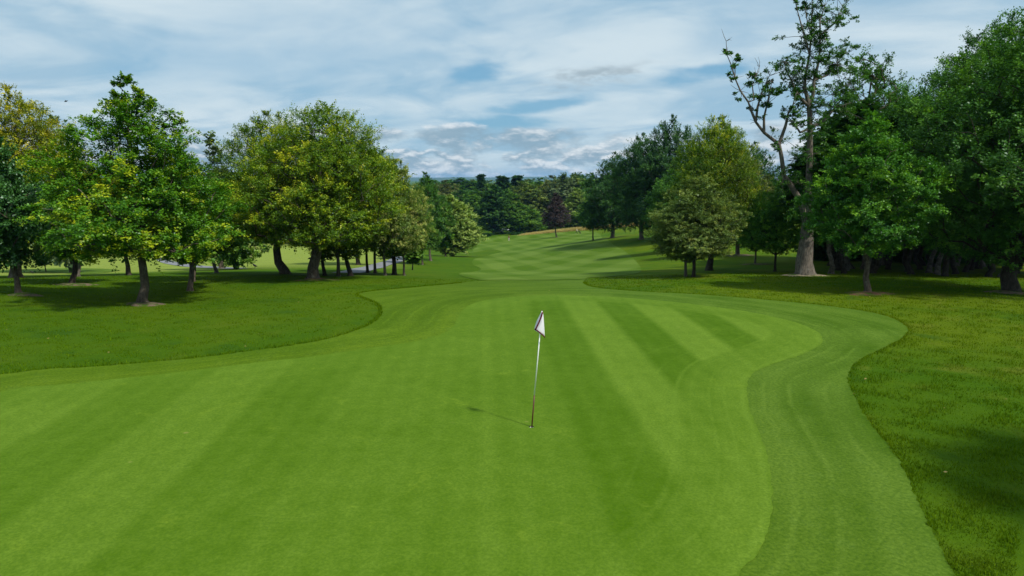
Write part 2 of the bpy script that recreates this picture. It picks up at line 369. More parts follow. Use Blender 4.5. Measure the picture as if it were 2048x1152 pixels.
def sheet(name, poly, step, lift, mat, edge_of=None, hole=None):
    poly = resample(poly, step)
    if step < .5:
        poly = resample(poly, .12); poly = poly+np.random.default_rng(9).normal(0, .014, poly.shape)
    x0, y0 = poly.min(0); x1, y1 = poly.max(0)
    gx_, gy_ = np.meshgrid(np.arange(x0, x1, step), np.arange(y0, y1, step))
    gx_[1::2] += step/2
    g = np.stack([gx_.ravel(), gy_.ravel()], -1)
    g = g[inside(poly, g[:,0], g[:,1])]
    g = g[dist_poly(poly, g[:,0], g[:,1]) > step*0.45]
    vs = [Vector(p) for p in poly]; n = len(vs); faces = [list(range(n))]; edges = []
    if hole is not None:
        g = g[np.hypot(g[:,0]-hole[0], g[:,1]-hole[1]) > hole[2]*1.8]
        hv = [(hole[0]+hole[2]*math.cos(a), hole[1]+hole[2]*math.sin(a)) for a in np.linspace(0, 2*math.pi, 24, endpoint=False)]
        hs = len(vs); vs += [Vector(p) for p in hv]; edges += [(hs+i, hs+(i+1) % 24) for i in range(24)]
        ring = [(hole[0]+r*math.cos(a), hole[1]+r*math.sin(a)) for r in (.09, .16) for a in np.linspace(0, 2*math.pi, 16, endpoint=False)]
        vs += [Vector(p) for p in ring]
    vs += [Vector(p) for p in g]
    v2, _, f2, *_ = geometry.delaunay_2d_cdt(vs, edges, faces, 1, 1e-5)
    v = np.array([(p.x, p.y) for p in v2]); f = np.array([t for t in f2 if len(t) == 3])
    if hole is not None:
        c = v[f].mean(1); f = f[np.hypot(c[:,0]-hole[0], c[:,1]-hole[1]) > hole[2]*0.97]
    a = v[f[:,1]]-v[f[:,0]]; b = v[f[:,2]]-v[f[:,0]]; fl = (a[:,0]*b[:,1]-a[:,1]*b[:,0]) < 0
    f[fl] = f[fl][:, ::-1]
    z = terr(v[:,0], v[:,1])+lift
    me = npmesh(name, np.column_stack([v, z]), f, True)
    if edge_of is not None: fattr(me, 'edge', 'POINT', dist_poly(edge_of, v[:,0], v[:,1]))
    return link(name, me, mat), poly

# outlines traced where the mown edges run on the ground
G_BACK = [(0,786),(100,775),(300,752),(500,728),(640,712),(750,697),(830,685),(880,672),(905,655),(915,640),(925,622),(950,607),(1000,597),(1090,591.5),
          (1200,594),(1300,600),(1400,611),(1500,625),(1580,643),(1630,662),(1645,680),(1638,692),(1600,712),(1560,725),(1520,740),(1500,755),(1493,780),
          (1500,820),(1520,870),(1535,920),(1545,990),(1540,1050),(1518,1110),(1480,1152)]
gp = to_xy(G_BACK)
gpoly = catmull(np.vstack([gp, [[2.0, 6.9], [0.4, 5.4], [-2.5, 4.0], [-7, 3.2], [-11, 4.2], [-14.5, 7.5], [-14.6, 11.0]]]), True, 5)
green, GP = sheet('putting_green', gpoly, 0.28, 0.016, M_GREEN, gpoly, (HOLE[0], HOLE[1], 0.054))
tag(green, 'smooth putting green with mowing stripes around the flag', 'putting green', kind='structure')
A_PX = [(0,750),(200,735),(400,716),(560,696),(650,680),(720,660),(755,640),(765,622),(757,608),(735,598),(716,589.5),(742,583),(820,575.5),(900,568.5),(960,562),
        (1000,558.5),(1060,556),(1120,556),(1168,557),(1166,566),(1185,574),(1250,581.5),(1400,589.5),(1500,597),(1600,606),(1700,618),(1770,632),(1808,650),(1815,662),(1800,680),
        (1760,700),(1720,720),(1700,740),(1697,765),(1710,800),(1740,850),(1780,900),(1815,960),(1850,1040),(1880,1100),(1905,1152)]
ap = to_xy(A_PX)
apoly = catmull(np.vstack([ap, [[5.1, 6.2], [4.2, 3.2], [0.5, 0.6], [-7, -0.6], [-14, 1.6], [-18.5, 6.5], [-18.6, 12.3]]]), True, 5)
apron, AP = sheet('apron', apoly, 0.4, 0.009, M_APRON, GP)
tag(apron, 'closely mown apron of grass ringing the putting green', 'apron', kind='structure')
me = apron.data; bm = bmesh.new(); bm.from_mesh(me)
bmesh.ops.delete(bm, geom=[f for f in bm.faces if math.hypot(f.calc_center_median().x-HOLE[0], f.calc_center_median().y-HOLE[1]) < .6], context='FACES')
bm.to_mesh(me); bm.free()
F_PX = [(1010,560),(960,560.5),(918,548.5),(948,544),(962,538),(944,525.5),(962,515),(1004,504),(978,499.5),(920,508),(942,500.5),(953,493),(930,485.5),(945,478),
        (985,474),(1040,469),(1100,463.5),(1150,460),(1195,466),(1205,476),(1225,488),(1250,503),(1276,528),(1280,545),(1240,552),(1175,555.5),(1165,559)]
fpoly = catmull(to_xy(F_PX), True, 5)
fair, FP = sheet('fairway', fpoly, 1.3, 0.030, M_FAIR)
tag(fair, 'striped fairway running downhill behind the green', 'fairway', kind='structure')
lgp = catmull(to_xy([(-60,544),(0,541),(110,537),(190,537.5),(236,540),(225,544),(170,548),(110,545.5),(0,545.5)]), True, 5)
lg, LP = sheet('lower_putting_green', lgp, 0.9, 0.03, M_FAIR)
tag(lg, 'pale lower putting green glimpsed beneath the left trees', 'putting green', kind='structure')
def ribbon(pxs, w, name, label):
    c = catmull(to_xy(pxs), False, 8); t = np.gradient(c, axis=0); t /= np.linalg.norm(t, axis=1)[:,None]+1e-9
    n = np.stack([-t[:,1], t[:,0]], -1); poly = np.vstack([c+n*w/2, (c-n*w/2)[::-1]])
    o, p = sheet(name, poly, 0.8, 0.04, M_PATH); tag(o, label, 'path', kind='structure'); return p
ribbon([(345,493),(330,503),(322,513),(332,523),(370,531),(430,535.5),(480,537.5)], 1.9, 'cart_path', 'grey tarmac path curving across the lower course at left')
ribbon([(690,546.5),(720,540.5),(760,530.5),(790,522),(806,513)], 2.2, 'cart_path', 'grey tarmac path running behind the left tree group')

rng = np.random.default_rng(7)
def soil(px, py, rx, ry, mat, seed):
    c = hit(px, py); r = np.random.default_rng(seed); n = 28; vs = [(c[0], c[1], terr(c[0], c[1]).item()+.10)]; fs = []
    ph = r.uniform(0, 6.28, 3)
    for k, (f, h) in enumerate(((.55, .08), (1.0, .004))):
        for i in range(n):
            a = 2*math.pi*i/n; q = f*(1+.14*math.sin(2*a+ph[0])+.10*math.sin(3*a+ph[1])+.08*math.sin(7*a+ph[2]))
            x, y = c[0]+rx*q*math.cos(a), c[1]+ry*q*math.sin(a); vs.append((x, y, terr(x, y).item()+h))
    for i in range(n):
        j = (i+1) % n; fs.append((0, 1+i, 1+j)); fs += [(1+i, 1+n+i, 1+n+j), (1+i, 1+n+j, 1+j)]
    o = link('soil_patch', npmesh('soil_patch', vs, fs, True), mat); tag(o, kind='structure'); return o
soil(290, 609, .9, .7, M_SOIL, 1); soil(1607, 551, 1.35, 1.0, M_SOILP, 2); soil(1735, 588, 1.2, .8, M_SOILR, 3)
soil(635, 560, 1.4, .8, M_SOILR, 4); soil(150, 570, 1.2, .7, M_SOIL, 5); soil(50, 590, .8, .5, M_SOIL, 6); soil(2015, 586, 1.0, .7, M_SOIL, 7)
soil(1513, 529, 1.1, .8, M_SOIL, 8); soil(1478, 511, 1.8, 1.3, M_SOIL, 9); soil(1110, 475, 2.2, 2.0, M_SOILR, 10)

# ------------------------------------------------------------------ rough grass blades (nobody could count them)
def mat_grass(name, a, b, c3):
    m, N, o = newmat(name); p = pos(N); t = attr(N, 'tint')
    big = N.noise(p, 0.10, 4, 0.6, 0.6); mid = N.noise(p, 0.55, 5, 0.62, 0.4)
    sp_ = N.sep(p); side = N.m('MULTIPLY', N.ss(sp_[0], -2.0, 8.0), N.ss(sp_[1], 9.0, 20.0))
    c = N.mix(N.m('MULTIPLY', N.ss(big, 0.34, 0.64), N.m('ADD', N.m('MULTIPLY', side, 0.5), 0.5)), a+(1,), b+(1,))
    c = N.mix(N.m('MULTIPLY', N.ss(mid, 0.50, 0.72), N.m('ADD', N.m('MULTIPLY', side, 0.45), 0.2)), c, c3+(1,))
    c = N.mix(N.m('MULTIPLY', t, 0.8), c, tuple(v*1.9 for v in b)+(1,))
    d = N.n('ShaderNodeBsdfDiffuse'); N.put(d.inputs[0], c)
    tr = N.n('ShaderNodeBsdfTranslucent'); N.put(tr.inputs[0], c)
    mx = N.n('ShaderNodeMixShader'); mx.inputs[0].default_value = 0.45; N.L.new(d.outputs[0], mx.inputs[1]); N.L.new(tr.outputs[0], mx.inputs[2])
    N.L.new(mx.outputs[0], o.inputs[0]); return m
def blades(name, x, y, hgt, wid, mat, label, lift=0.0, lean=0.5):
    n = len(x); z = terr(x, y)+lift; a = rng.uniform(0, 2*math.pi, n); h = hgt*rng.uniform(.55, 1.35, n); w = wid*rng.uniform(.6, 1.4, n)
    la = rng.uniform(0, 2*math.pi, n); ll = h*rng.uniform(.1, 1.0, n)*lean
    b = np.stack([x, y, z-0.01], -1); s = np.stack([np.cos(a)*w, np.sin(a)*w, 0*a], -1)/2
    tip = b+np.stack([np.cos(la)*ll, np.sin(la)*ll, h+.01], -1)
    v = np.stack([b-s, b+s, tip], 1).reshape(-1, 3)
    me = npmesh(name, v, np.arange(3*n).reshape(-1, 3)); fattr(me, 'tint', 'FACE', rng.beta(1.2, 3, n))
    o = link(name, me, mat); tag(o, label, 'grass', kind='stuff'); return o
M_BLADE = mat_grass('rough_grass_blades', (0.048, 0.118, 0.002), (0.100, 0.160, 0.004), (0.16, 0.172, 0.02))
M_DRY = mat_grass('dry_grass_blades', (0.40, 0.33, 0.11), (0.46, 0.37, 0.13), (0.36, 0.34, 0.10))
def frustum_pts(n, ymin, ymax, pw=1.0):
    u = rng.uniform(0, 1, n); y = ymin*(ymax/ymin)**u; x = rng.uniform(-.80, .80, n)*y; return x, y
x, y = frustum_pts(405000, 4.8, 46.0)
k = ~inside(AP, x, y); x, y = x[k], y[k]
# tufty: keep more where a patch noise is high
tu = np.sin(x*3.7+np.sin(y*2.9)*1.6)+np.sin(y*5.3+np.sin(x*2.3)*1.9)
k = rng.uniform(0, 1, len(x)) < 0.80+0.18*tu; x, y = x[k], y[k]
tu = tu[k]
hg = (0.048+0.018*tu.clip(-1.5, 2))*np.where(x > 2, 1.0, .72)
# a taller fringe where the mower leaves the rough standing along the apron
ed = AP[rng.integers(0, len(AP), 26000)]+rng.normal(0, .09, (26000, 2)); ed = ed[(ed[:,1] > 6) & (ed[:,1] < 40)]; ed = ed[~inside(AP, ed[:,0], ed[:,1])]
x = np.concatenate([x, ed[:,0]]); y = np.concatenate([y, ed[:,1]]); hg = np.concatenate([hg, np.where(ed[:,0] < 0, .085, .055)])
d = np.hypot(x, y)
blades('rough_grass', x, y, hg, 0.008+0.0008*d, M_BLADE, 'tufty rough grass bordering the mown apron', lean=.9)
# dry bank at the far end
sp = rng.uniform(0, 1, 26000); Yb = 240-10*sp; dx = (1046+258*sp-1024)/F/math.cos(PITCH)
y = Yb+np.abs(rng.normal(0, 3.5, len(sp))); x = dx*Yb*(math.cos(PITCH)/math.cos(PITCH-R(4.8)))+rng.normal(0, .8, len(sp))
blades('dry_grass', x, y, 0.35+0.75*np.sin(np.clip(sp*1.6, 0, 1)*1.5), 0.16, M_DRY, 'tall golden dry grass on the bank beyond the fairway', lean=.5)
# fallen leaves
M_LEAFF = plain('fallen_leaf', (0.30, 0.22, 0.07), .7)
x, y = frustum_pts(900, 6, 34); k = ~inside(GP, x, y) & ((~inside(AP, x, y)) | (rng.uniform(0, 1, 900) < .08)); x, y = x[k][:30], y[k][:30]
z = terr(x, y)+.06; a = rng.uniform(0, 6.28, len(x)); ex = np.stack([np.cos(a), np.sin(a), rng.uniform(-.4, .4, len(x))], -1)*.035; ey = np.stack([-np.sin(a), np.cos(a), rng.uniform(-.4, .4, len(x))], -1)*.022
c0 = np.stack([x, y, z], -1); v = np.stack([c0-ex, c0+ey, c0+ex, c0-ey], 1).reshape(-1, 3)
tag(link('fallen_leaves', npmesh('fallen_leaves', v, np.arange(len(v)).reshape(-1, 4)), M_LEAFF), 'scattered yellow fallen leaves lying in the rough grass', 'leaves', kind='stuff')

# ------------------------------------------------------------------ trees
def mat_bark(name, a, b, lichen=(0.22, 0.23, 0.17), lw=0.35):
    m, N, o = newmat(name); tc = N.n('ShaderNodeTexCoord').outputs['Object']; s = N.sep(tc)
    st = N.xyz(N.m('MULTIPLY', s[0], 3.0), N.m('MULTIPLY', s[1], 3.0), N.m('MULTIPLY', s[2], 0.6))
    n = N.noise(st, 5.0, 6, 0.65, 0.5); f = N.noise(tc, 3.5, 4, 0.6)
    c = N.mix(N.ss(n, 0.3, 0.7), a+(1,), b+(1,)); c = N.mix(N.m('MULTIPLY', N.ss(f, 0.52, 0.66), lw), c, lichen+(1,))
    principled(N, o, c, 0.9, 0.15, bump(N, n, 0.9, 0.05)); return m
def mat_leaf(name, dk, md, tp, transl=0.27, gloss=0.018):
    m, N, o = newmat(name); t = attr(N, 'tint'); oi = N.n('ShaderNodeObjectInfo').outputs['Random']
    t = N.m('ADD', t, N.m('MULTIPLY', N.m('SUBTRACT', oi, 0.5), 0.10))
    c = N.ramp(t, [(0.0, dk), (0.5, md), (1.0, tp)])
    d = N.n('ShaderNodeBsdfDiffuse'); N.put(d.inputs[0], c)
    tr = N.n('ShaderNodeBsdfTranslucent'); N.put(tr.inputs[0], N.mix(1.0, c, (1.2, 1.25, 0.5, 1), 'MULTIPLY'))
    g = N.n('ShaderNodeBsdfGlossy'); g.inputs['Roughness'].default_value = 0.42; N.put(g.inputs[0], (0.8, 0.9, 0.9, 1))
    m1 = N.n('ShaderNodeMixShader'); m1.inputs[0].default_value = transl; N.L.new(d.outputs[0], m1.inputs[1]); N.L.new(tr.outputs[0], m1.inputs[2])
    m2 = N.n('ShaderNodeMixShader'); m2.inputs[0].default_value = gloss; N.L.new(m1.outputs[0], m2.inputs[1]); N.L.new(g.outputs[0], m2.inputs[2])
    N.L.new(m2.outputs[0], o.inputs[0]); return m
BARK = mat_bark('bark_brown', (0.045, 0.035, 0.026), (0.12, 0.095, 0.07))
BARKG = mat_bark('bark_grey', (0.050, 0.044, 0.035), (0.175, 0.150, 0.118), (0.3, 0.3, 0.25), .25)
BARKD = mat_bark('bark_dark', (0.02, 0.016, 0.012), (0.06, 0.048, 0.036), (.1, .11, .07), .3)
LEAF = {
 'oak':   mat_leaf('leaf_oak', (0.026, 0.100, 0.004), (0.085, 0.220, 0.007), (0.40, 0.44, 0.010)),
 'horn':  mat_leaf('leaf_hornbeam', (0.034, 0.088, 0.004), (0.125, 0.225, 0.007), (0.46, 0.46, 0.012)),
 'hornd': mat_leaf('leaf_hornbeam_dark', (0.024, 0.070, 0.005), (0.085, 0.170, 0.008), (0.33, 0.36, 0.014)),
 'gold':  mat_leaf('leaf_gold', (0.05, 0.11, 0.004), (0.20, 0.235, 0.007), (0.52, 0.44, 0.010)),
 'blue':  mat_leaf('leaf_bluegreen', (0.020, 0.070, 0.011), (0.050, 0.148, 0.026), (0.115, 0.260, 0.045), .22, .03),
 'dark':  mat_leaf('leaf_darkoak', (0.018, 0.068, 0.008), (0.052, 0.150, 0.016), (0.145, 0.300, 0.024)),
 'deep':  mat_leaf('leaf_deep', (0.013, 0.048, 0.011), (0.038, 0.108, 0.020), (0.095, 0.210, 0.032)),
 'fresh': mat_leaf('leaf_fresh', (0.022, 0.092, 0.009), (0.064, 0.200, 0.014), (0.21, 0.41, 0.020)),
 'olive': mat_leaf('leaf_olive', (0.045, 0.092, 0.016), (0.140, 0.210, 0.040), (0.34, 0.38, 0.080)),
 'cream': mat_leaf('leaf_cream', (0.040, 0.095, 0.010), (0.15, 0.23, 0.030), (0.62, 0.60, 0.18)),
 'pale':  mat_leaf('leaf_pale', (0.085, 0.150, 0.022), (0.22, 0.32, 0.060), (0.42, 0.50, 0.13)),
 'grey':  mat_leaf('leaf_greygreen', (0.050, 0.092, 0.036), (0.135, 0.200, 0.085), (0.26, 0.32, 0.16)),
 'purple':mat_leaf('leaf_purple', (0.022, 0.017, 0.016), (0.066, 0.044, 0.046), (0.165, 0.115, 0.105), .2),
 'brown': mat_leaf('leaf_russet', (0.045, 0.070, 0.016), (0.135, 0.170, 0.036), (0.28, 0.28, 0.07)),
 'mid':   mat_leaf('leaf_mid', (0.030, 0.095, 0.012), (0.090, 0.205, 0.022), (0.24, 0.38, 0.040)),
}
def unit(v): return v/(np.linalg.norm(v, axis=-1, keepdims=True)+1e-9)
def skeleton_mesh(nodes, parent, rad, name):
    nodes = np.array(nodes); n = len(nodes); kids = [[] for _ in range(n)]
    for i, p in enumerate(parent):
        if p >= 0: kids[p].append(i)
    V, Fc = [], []
    starts = [(None, i) for i in range(n) if parent[i] < 0]
    while starts:
        pre, i = starts.pop(); chain = ([pre] if pre is not None else [])+[i]
        while kids[chain[-1]]:
            ks = sorted(kids[chain[-1]], key=lambda q: -rad[q]); 
            for q in ks[1:]: starts.append((chain[-1], q))
            chain.append(ks[0])
        if len(chain) < 2: continue
        pts = nodes[chain]; rr = np.array([rad[q] for q in chain])
        if pre is not None: rr[0] = min(rr[0], rr[1]*1.25)
        k = 10 if rr.max() > .12 else (6 if rr.max() > .04 else 4)
        tg = unit(np.gradient(pts, axis=0)); ref = np.array([1., 0, 0]) if abs(tg[0][0]) < .8 else np.array([0, 1., 0])
        u = unit(np.cross(tg[0], ref)); base = len(V)
        for a in range(len(pts)):
            u = unit(u-tg[a]*np.dot(u, tg[a])); w = np.cross(tg[a], u)
            for q in range(k):
                an = 2*math.pi*q/k; r = rr[a]
                if k == 10 and a < 2 and pre is None: r *= 1+.16*math.sin(an*3+1)*(1 if a == 0 else .4)
                V.append(pts[a]+r*(math.cos(an)*u+math.sin(an)*w))
        for a in range(len(pts)-1):
            for q in range(k):
                p0 = base+a*k+q; p1 = base+a*k+(q+1) % k; Fc.append((p0, p1, p1+k, p0+k))
    return npmesh(name, V, Fc, True)
def leaf_mesh(name, C, O, Rr, r, twigs, per, leaf, flat=.5, lift=.25, droop=.15, tipb=.35, tint0=.32, upr=.9, cn=None, twl=(.5, 1.15), extra=None):
    n = len(C); tw = n*twigs; ci = np.repeat(np.arange(n), twigs)
    d = r.normal(size=(tw, 3)); d[:,2] = np.where(r.uniform(0, 1, tw) < .8, np.abs(d[:,2]), d[:,2])*flat; d = unit(unit(d)+O[ci]*.55+np.array([0, 0, lift])); 
    L = Rr[ci]*r.uniform(*twl, tw); b = C[ci]-O[ci]*(Rr[ci]*.35)[:,None]+r.normal(size=(tw, 3))*(Rr[ci]*.16)[:,None]
    li = np.repeat(np.arange(tw), per); m = len(li); t = r.uniform(.08, 1.0, m)**.8
    p = b[li]+d[li]*(L[li]*t)[:,None]; p[:,2] -= droop*L[li]*t*t
    p += r.normal(size=(m, 3))*(Rr[ci][li]*.07)[:,None]
    side = unit(np.cross(d[li], np.array([0, 0, 1.]))+1e-6)*r.choice([-1, 1], m)[:,None]
    a = unit(d[li]*.6+side*.8+r.normal(size=(m, 3))*.45); nn = unit(np.array([0, 0, upr])+O[ci][li]*.55+r.normal(size=(m, 3))*.36)
    s = unit(np.cross(nn, a)); nn = np.cross(a, s)
    ln = leaf*r.uniform(.65, 1.35, m); wd = ln*r.uniform(.26, .36, m)
    mid = p+a*(ln*.45)[:,None]; fold = nn*(wd*.35)[:,None]
    v = np.stack([p, mid+s*wd[:,None]+fold, p+a*ln[:,None], mid-s*wd[:,None]+fold], 1).reshape(-1, 3)
    if cn is None: cn = r.normal(0, .12, n)
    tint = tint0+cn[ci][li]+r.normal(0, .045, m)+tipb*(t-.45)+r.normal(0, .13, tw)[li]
    if name is None: return v, tint
    if extra is not None: v = np.vstack([v, extra[0]]); tint = np.concatenate([tint, extra[1]])
    me = npmesh(name, v, np.arange(len(v)).reshape(-1, 4))
    fattr(me, 'tint', 'FACE', tint.clip(0.02, 1.0)); return me
PROTO = {}
def grow(C, trunk, r, tip_r, trunk_r, expo=2.3, seg=3, wobble=.06):
    nodes = [np.array(p, float) for p in trunk]; parent = list(range(-1, len(trunk)-1)); tips = []
    ax = np.array(trunk)
    dd = np.array([np.min(np.linalg.norm(ax-c, axis=1)) for c in C])
    for i in np.argsort(dd):
        c = C[i]; N_ = np.array(nodes); dv = c-N_; dist = np.linalg.norm(dv, axis=1); hd = np.hypot(dv[:,0], dv[:,1])
        cost = dist+1.3*np.maximum(0, .35*hd-dv[:,2])+.12*dist.min()
        cost[:max(1, len(trunk)//4)] += 3.0
        k = int(np.argmin(cost)); a = N_[k]; prev = k; L = dist[k]; ns = max(2, min(5, int(L/.45)))
        for q in range(1, ns+1):
            t = q/ns; pnt = a+(c-a)*t; pnt = pnt+np.array([0, 0, .10*L*math.sin(math.pi*t)*(1 if r.random() < .6 else -.6)])+r.normal(size=3)*wobble*L*(t < 1)*.6
            nodes.append(pnt); parent.append(prev); prev = len(nodes)-1
        tips.append(prev)
    n = len(nodes); w = np.zeros(n)
    for t in tips: w[t] += tip_r**expo
    for i in range(n-1, 0, -1):
        w[i] = max(w[i], (tip_r*.6)**expo); 
        if parent[i] >= 0: w[parent[i]] += w[i]
    rad = w**(1/expo); s = trunk_r/rad[0]
    nt = len(trunk); rad = rad*(s if s < 1 else 1+(s-1)*np.clip(rad/rad[0], 0, 1)**.5)
    zt = np.array(trunk)[:,2]; H = zt[-1]
    for i in range(nt):
        f = 1-zt[i]/(H*1.02); rad[i] = max(rad[i]*.5, trunk_r*max(.06, f**.9))
        if i == 0: rad[i] *= 1.5
        elif i == 1: rad[i] *= 1.12
    return nodes, parent, rad
def proto(key, seed, H, prof, n, Rc, leaf, twigs=9, per=16, trunk_r=.16, lean=(0, 0), wob=.08, shell=.42, lobe=.22, trunk_top=.82, fork=0, ktint=.12, ztint=0.0, sizes=(.7, 1.3), **kw):
    r = np.random.default_rng(seed); hs = np.array([p[0] for p in prof])*H; rs = np.array([p[1] for p in prof])
    trunk_top = max(trunk_top, .94 if rs[-1] < .35 else trunk_top)
    zt = np.array([0, .25, .8, 1.6]+list(np.linspace(2.2, H*trunk_top, 7))); zt = np.array(sorted(set(np.round(zt[zt <= H*trunk_top], 3))))
    wx = np.cumsum(r.normal(0, wob, len(zt)))*(zt > .3); wy = np.cumsum(r.normal(0, wob, len(zt)))*(zt > .3)
    trunk = np.stack([wx+lean[0]*zt/H, wy+lean[1]*zt/H, zt], -1)
    ph = r.uniform(0, 6.28, (5, 2)); C = []
    cand = 0
    zz = np.linspace(hs[0], hs[-1], 200); pw = np.maximum(np.interp(zz, hs, rs), .25)**1.15; pw /= pw.sum()
    def samp(k):
        z = r.choice(zz, k, p=pw)+r.uniform(-.1, .1, k); a = r.uniform(0, 2*math.pi, k)
        e = np.interp(z, hs, rs)*(1+lobe*(.5*np.sin(2*a+ph[0,0]+z*.9)+.5*np.sin(3*a+ph[1,0]-z*1.3)+.4*np.sin(5*a+ph[2,0]+z*2.1)))
        q = np.maximum(e-Rc*.6, e*.35)*r.uniform(0, 1, k)**shell
        tx = np.interp(z, trunk[:,2], trunk[:,0]); ty = np.interp(z, trunk[:,2], trunk[:,1])
        return np.stack([tx+q*np.cos(a), ty+q*np.sin(a), z], -1)
    C = samp(1)
    while len(C) < n:
        cs = samp(10); dd = ((cs[:,None]-C[None])**2).sum(-1).min(1); C = np.vstack([C, cs[np.argmax(dd)]])
    if rs[-1] < .35:                        # a leader with small sprays up to the tip
        zl = np.linspace(.87*H, H, 7); er = np.interp(zl, hs, rs)*.6+.12; al = r.uniform(0, 6.28, 7)
        C = np.vstack([C, np.stack([np.interp(zl, trunk[:,2], trunk[:,0])+er*np.cos(al), np.interp(zl, trunk[:,2], trunk[:,1])+er*np.sin(al), zl], -1)])
    n = len(C)
    zc = hs[0]+(hs[-1]-hs[0])*.38; tx = np.interp(C[:,2], trunk[:,2], trunk[:,0]); ty = np.interp(C[:,2], trunk[:,2], trunk[:,1])
    O = unit(np.stack([C[:,0]-tx, C[:,1]-ty, (C[:,2]-zc)*.9], -1))
    Rr = Rc*r.uniform(*sizes, n)*np.clip(np.interp(C[:,2], hs, rs)/(1.9*Rc), .42, 1.0)
    nodes, parent, rad = grow(C-O*(Rr*.3)[:,None], trunk, r, .011, trunk_r)
    bark = skeleton_mesh(nodes, parent, rad, key+'_trunk')
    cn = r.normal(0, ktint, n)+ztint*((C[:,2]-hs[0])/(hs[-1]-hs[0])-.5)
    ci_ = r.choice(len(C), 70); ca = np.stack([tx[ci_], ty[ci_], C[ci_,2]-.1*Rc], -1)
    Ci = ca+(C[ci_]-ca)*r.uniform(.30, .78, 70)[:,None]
    inner = leaf_mesh(None, Ci, O[ci_], np.full(70, Rc*1.1), r, 8, 6, leaf*2.3, flat=.8, lift=.0, droop=.1, tipb=.1, tint0=.22)  # oversized low-tint leaves added inside to darken the crown and block sky light
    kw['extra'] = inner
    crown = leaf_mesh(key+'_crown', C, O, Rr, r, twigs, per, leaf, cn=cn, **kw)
    zs = np.array([v.co.z for v in crown.vertices]); 
    co = np.empty(len(crown.vertices)*3, np.float32); crown.vertices.foreach_get('co', co); co = co.reshape(-1, 3)
    PROTO[key] = dict(bark=bark, crown=crown, H=float(np.percentile(co[:,2], 99.9)), R=float(np.percentile(np.abs(co[:,0]), 98.5)))

# prototypes in metres: (height share, radius)
proto('oak', 11, 9.7, [(.23, 2.4), (.30, 3.9), (.46, 3.8), (.6, 3.1), (.7, 2.8), (.8, 2.3), (.9, 1.3), (.97, .5), (1.0, .2)], 250, .78, 0.101, 10, 41, .19, flat=.40, lift=.15, tipb=.45, tint0=.36, ktint=.13, lobe=.25)
proto('oakb', 12, 8.5, [(.22, 1.5), (.32, 2.7), (.5, 3.0), (.7, 2.3), (.88, 1.3), (1.0, .3)], 130, .74, 0.105, 10, 38, .15, flat=.40, lift=.2, tipb=.45, tint0=.38, ktint=.14)
proto('horna', 21, 10.6, [(.20, 2.6), (.26, 4.6), (.42, 5.3), (.60, 5.1), (.76, 4.4), (.88, 3.3), (.96, 2.0), (1.0, .9)], 400, .80, 0.0975, 11, 34, .36, lean=(1.1, .2), flat=.30, lift=.34, droop=.06, tipb=.50, tint0=.36, ktint=.15, lobe=.10, shell=.30, ztint=.08, twl=(.7, 1.5))
proto('hornb', 22, 10.2, [(.22, 2.4), (.30, 4.3), (.45, 4.9), (.62, 4.6), (.78, 3.8), (.91, 2.5), (1.0, .9)], 330, .80, 0.0975, 11, 33, .33, flat=.28, lift=.32, droop=.06, tipb=.45, tint0=.34, ktint=.13, lobe=.12, shell=.32, twl=(.7, 1.5))
proto('chest', 31, 8.5, [(.22, 1.8), (.34, 3.4), (.52, 3.9), (.70, 3.3), (.86, 2.0), (1.0, .5)], 150, .85, 0.16, 9, 29, .19, lean=(-.6, 0), flat=.7, lift=-.05, droop=.45, tipb=.15, tint0=.42, ktint=.13, lobe=.24)
proto('fresh', 41, 9.0, [(.24, 1.4), (.30, 3.0), (.42, 3.5), (.6, 3.2), (.78, 2.4), (.92, 1.3), (1.0, .4)], 230, .72, 0.0975, 10, 40, .16, flat=.45, lift=.1, tipb=.40, tint0=.34, ktint=.15, lobe=.25)
proto('grand', 51, 14.5, [(.12, 2.2), (.2, 4.6), (.36, 6.2), (.55, 6.3), (.72, 5.2), (.88, 3.4), (1.0, 1.0)], 400, 1.12, 0.136, 11, 30, .42, flat=.42, lift=.1, droop=.1, tipb=.35, tint0=.34, ktint=.14, lobe=.26, shell=.34)
proto('broad', 52, 16.0, [(.09, 3.0), (.2, 5.6), (.4, 7.0), (.58, 7.2), (.76, 5.8), (.9, 3.6), (1.0, 1.2)], 320, 1.3, 0.192, 10, 28, .45, flat=.65, lift=.15, droop=.08, upr=.7, tipb=.3, tint0=.36, ktint=.14, lobe=.28, shell=.36)
proto('slimt', 61, 9.0, [(.16, .7), (.3, 1.5), (.5, 1.75), (.7, 1.5), (.88, .8), (1.0, .2)], 95, .62, 0.101, 9, 37, .11, flat=.6, lift=.2, tipb=.40, tint0=.38, ktint=.14, lobe=.2)
proto('olive', 71, 9.2, [(.20, 1.6), (.27, 3.3), (.40, 3.9), (.56, 3.6), (.74, 2.7), (.9, 1.6), (1.0, .4)], 240, .72, 0.0897, 10, 40, .14, flat=.36, lift=.05, droop=.14, tipb=.40, tint0=.36, ktint=.13, lobe=.22)
proto('sapl', 81, 4.0, [(.25, .3), (.4, .9), (.6, 1.1), (.8, .8), (1.0, .2)], 36, .42, .13, 7, 12, .05, flat=.6, tint0=.4)
proto('fara', 91, 18.0, [(.06, 2.5), (.18, 5.0), (.4, 6.6), (.62, 6.2), (.82, 4.4), (1.0, 1.2)], 210, 1.4, 0.322, 7, 27, .4, flat=1.0, upr=.55, lift=.05, tint0=.38, ktint=.14, lobe=.25, shell=.36)
proto('farb', 92, 19.0, [(.05, 2.0), (.2, 4.0), (.45, 5.2), (.7, 4.4), (.88, 2.6), (1.0, .5)], 190, 1.3, 0.308, 7, 27, .38, flat=1.0, upr=.55, lift=.12, tint0=.38, ktint=.15, lobe=.25, shell=.36)
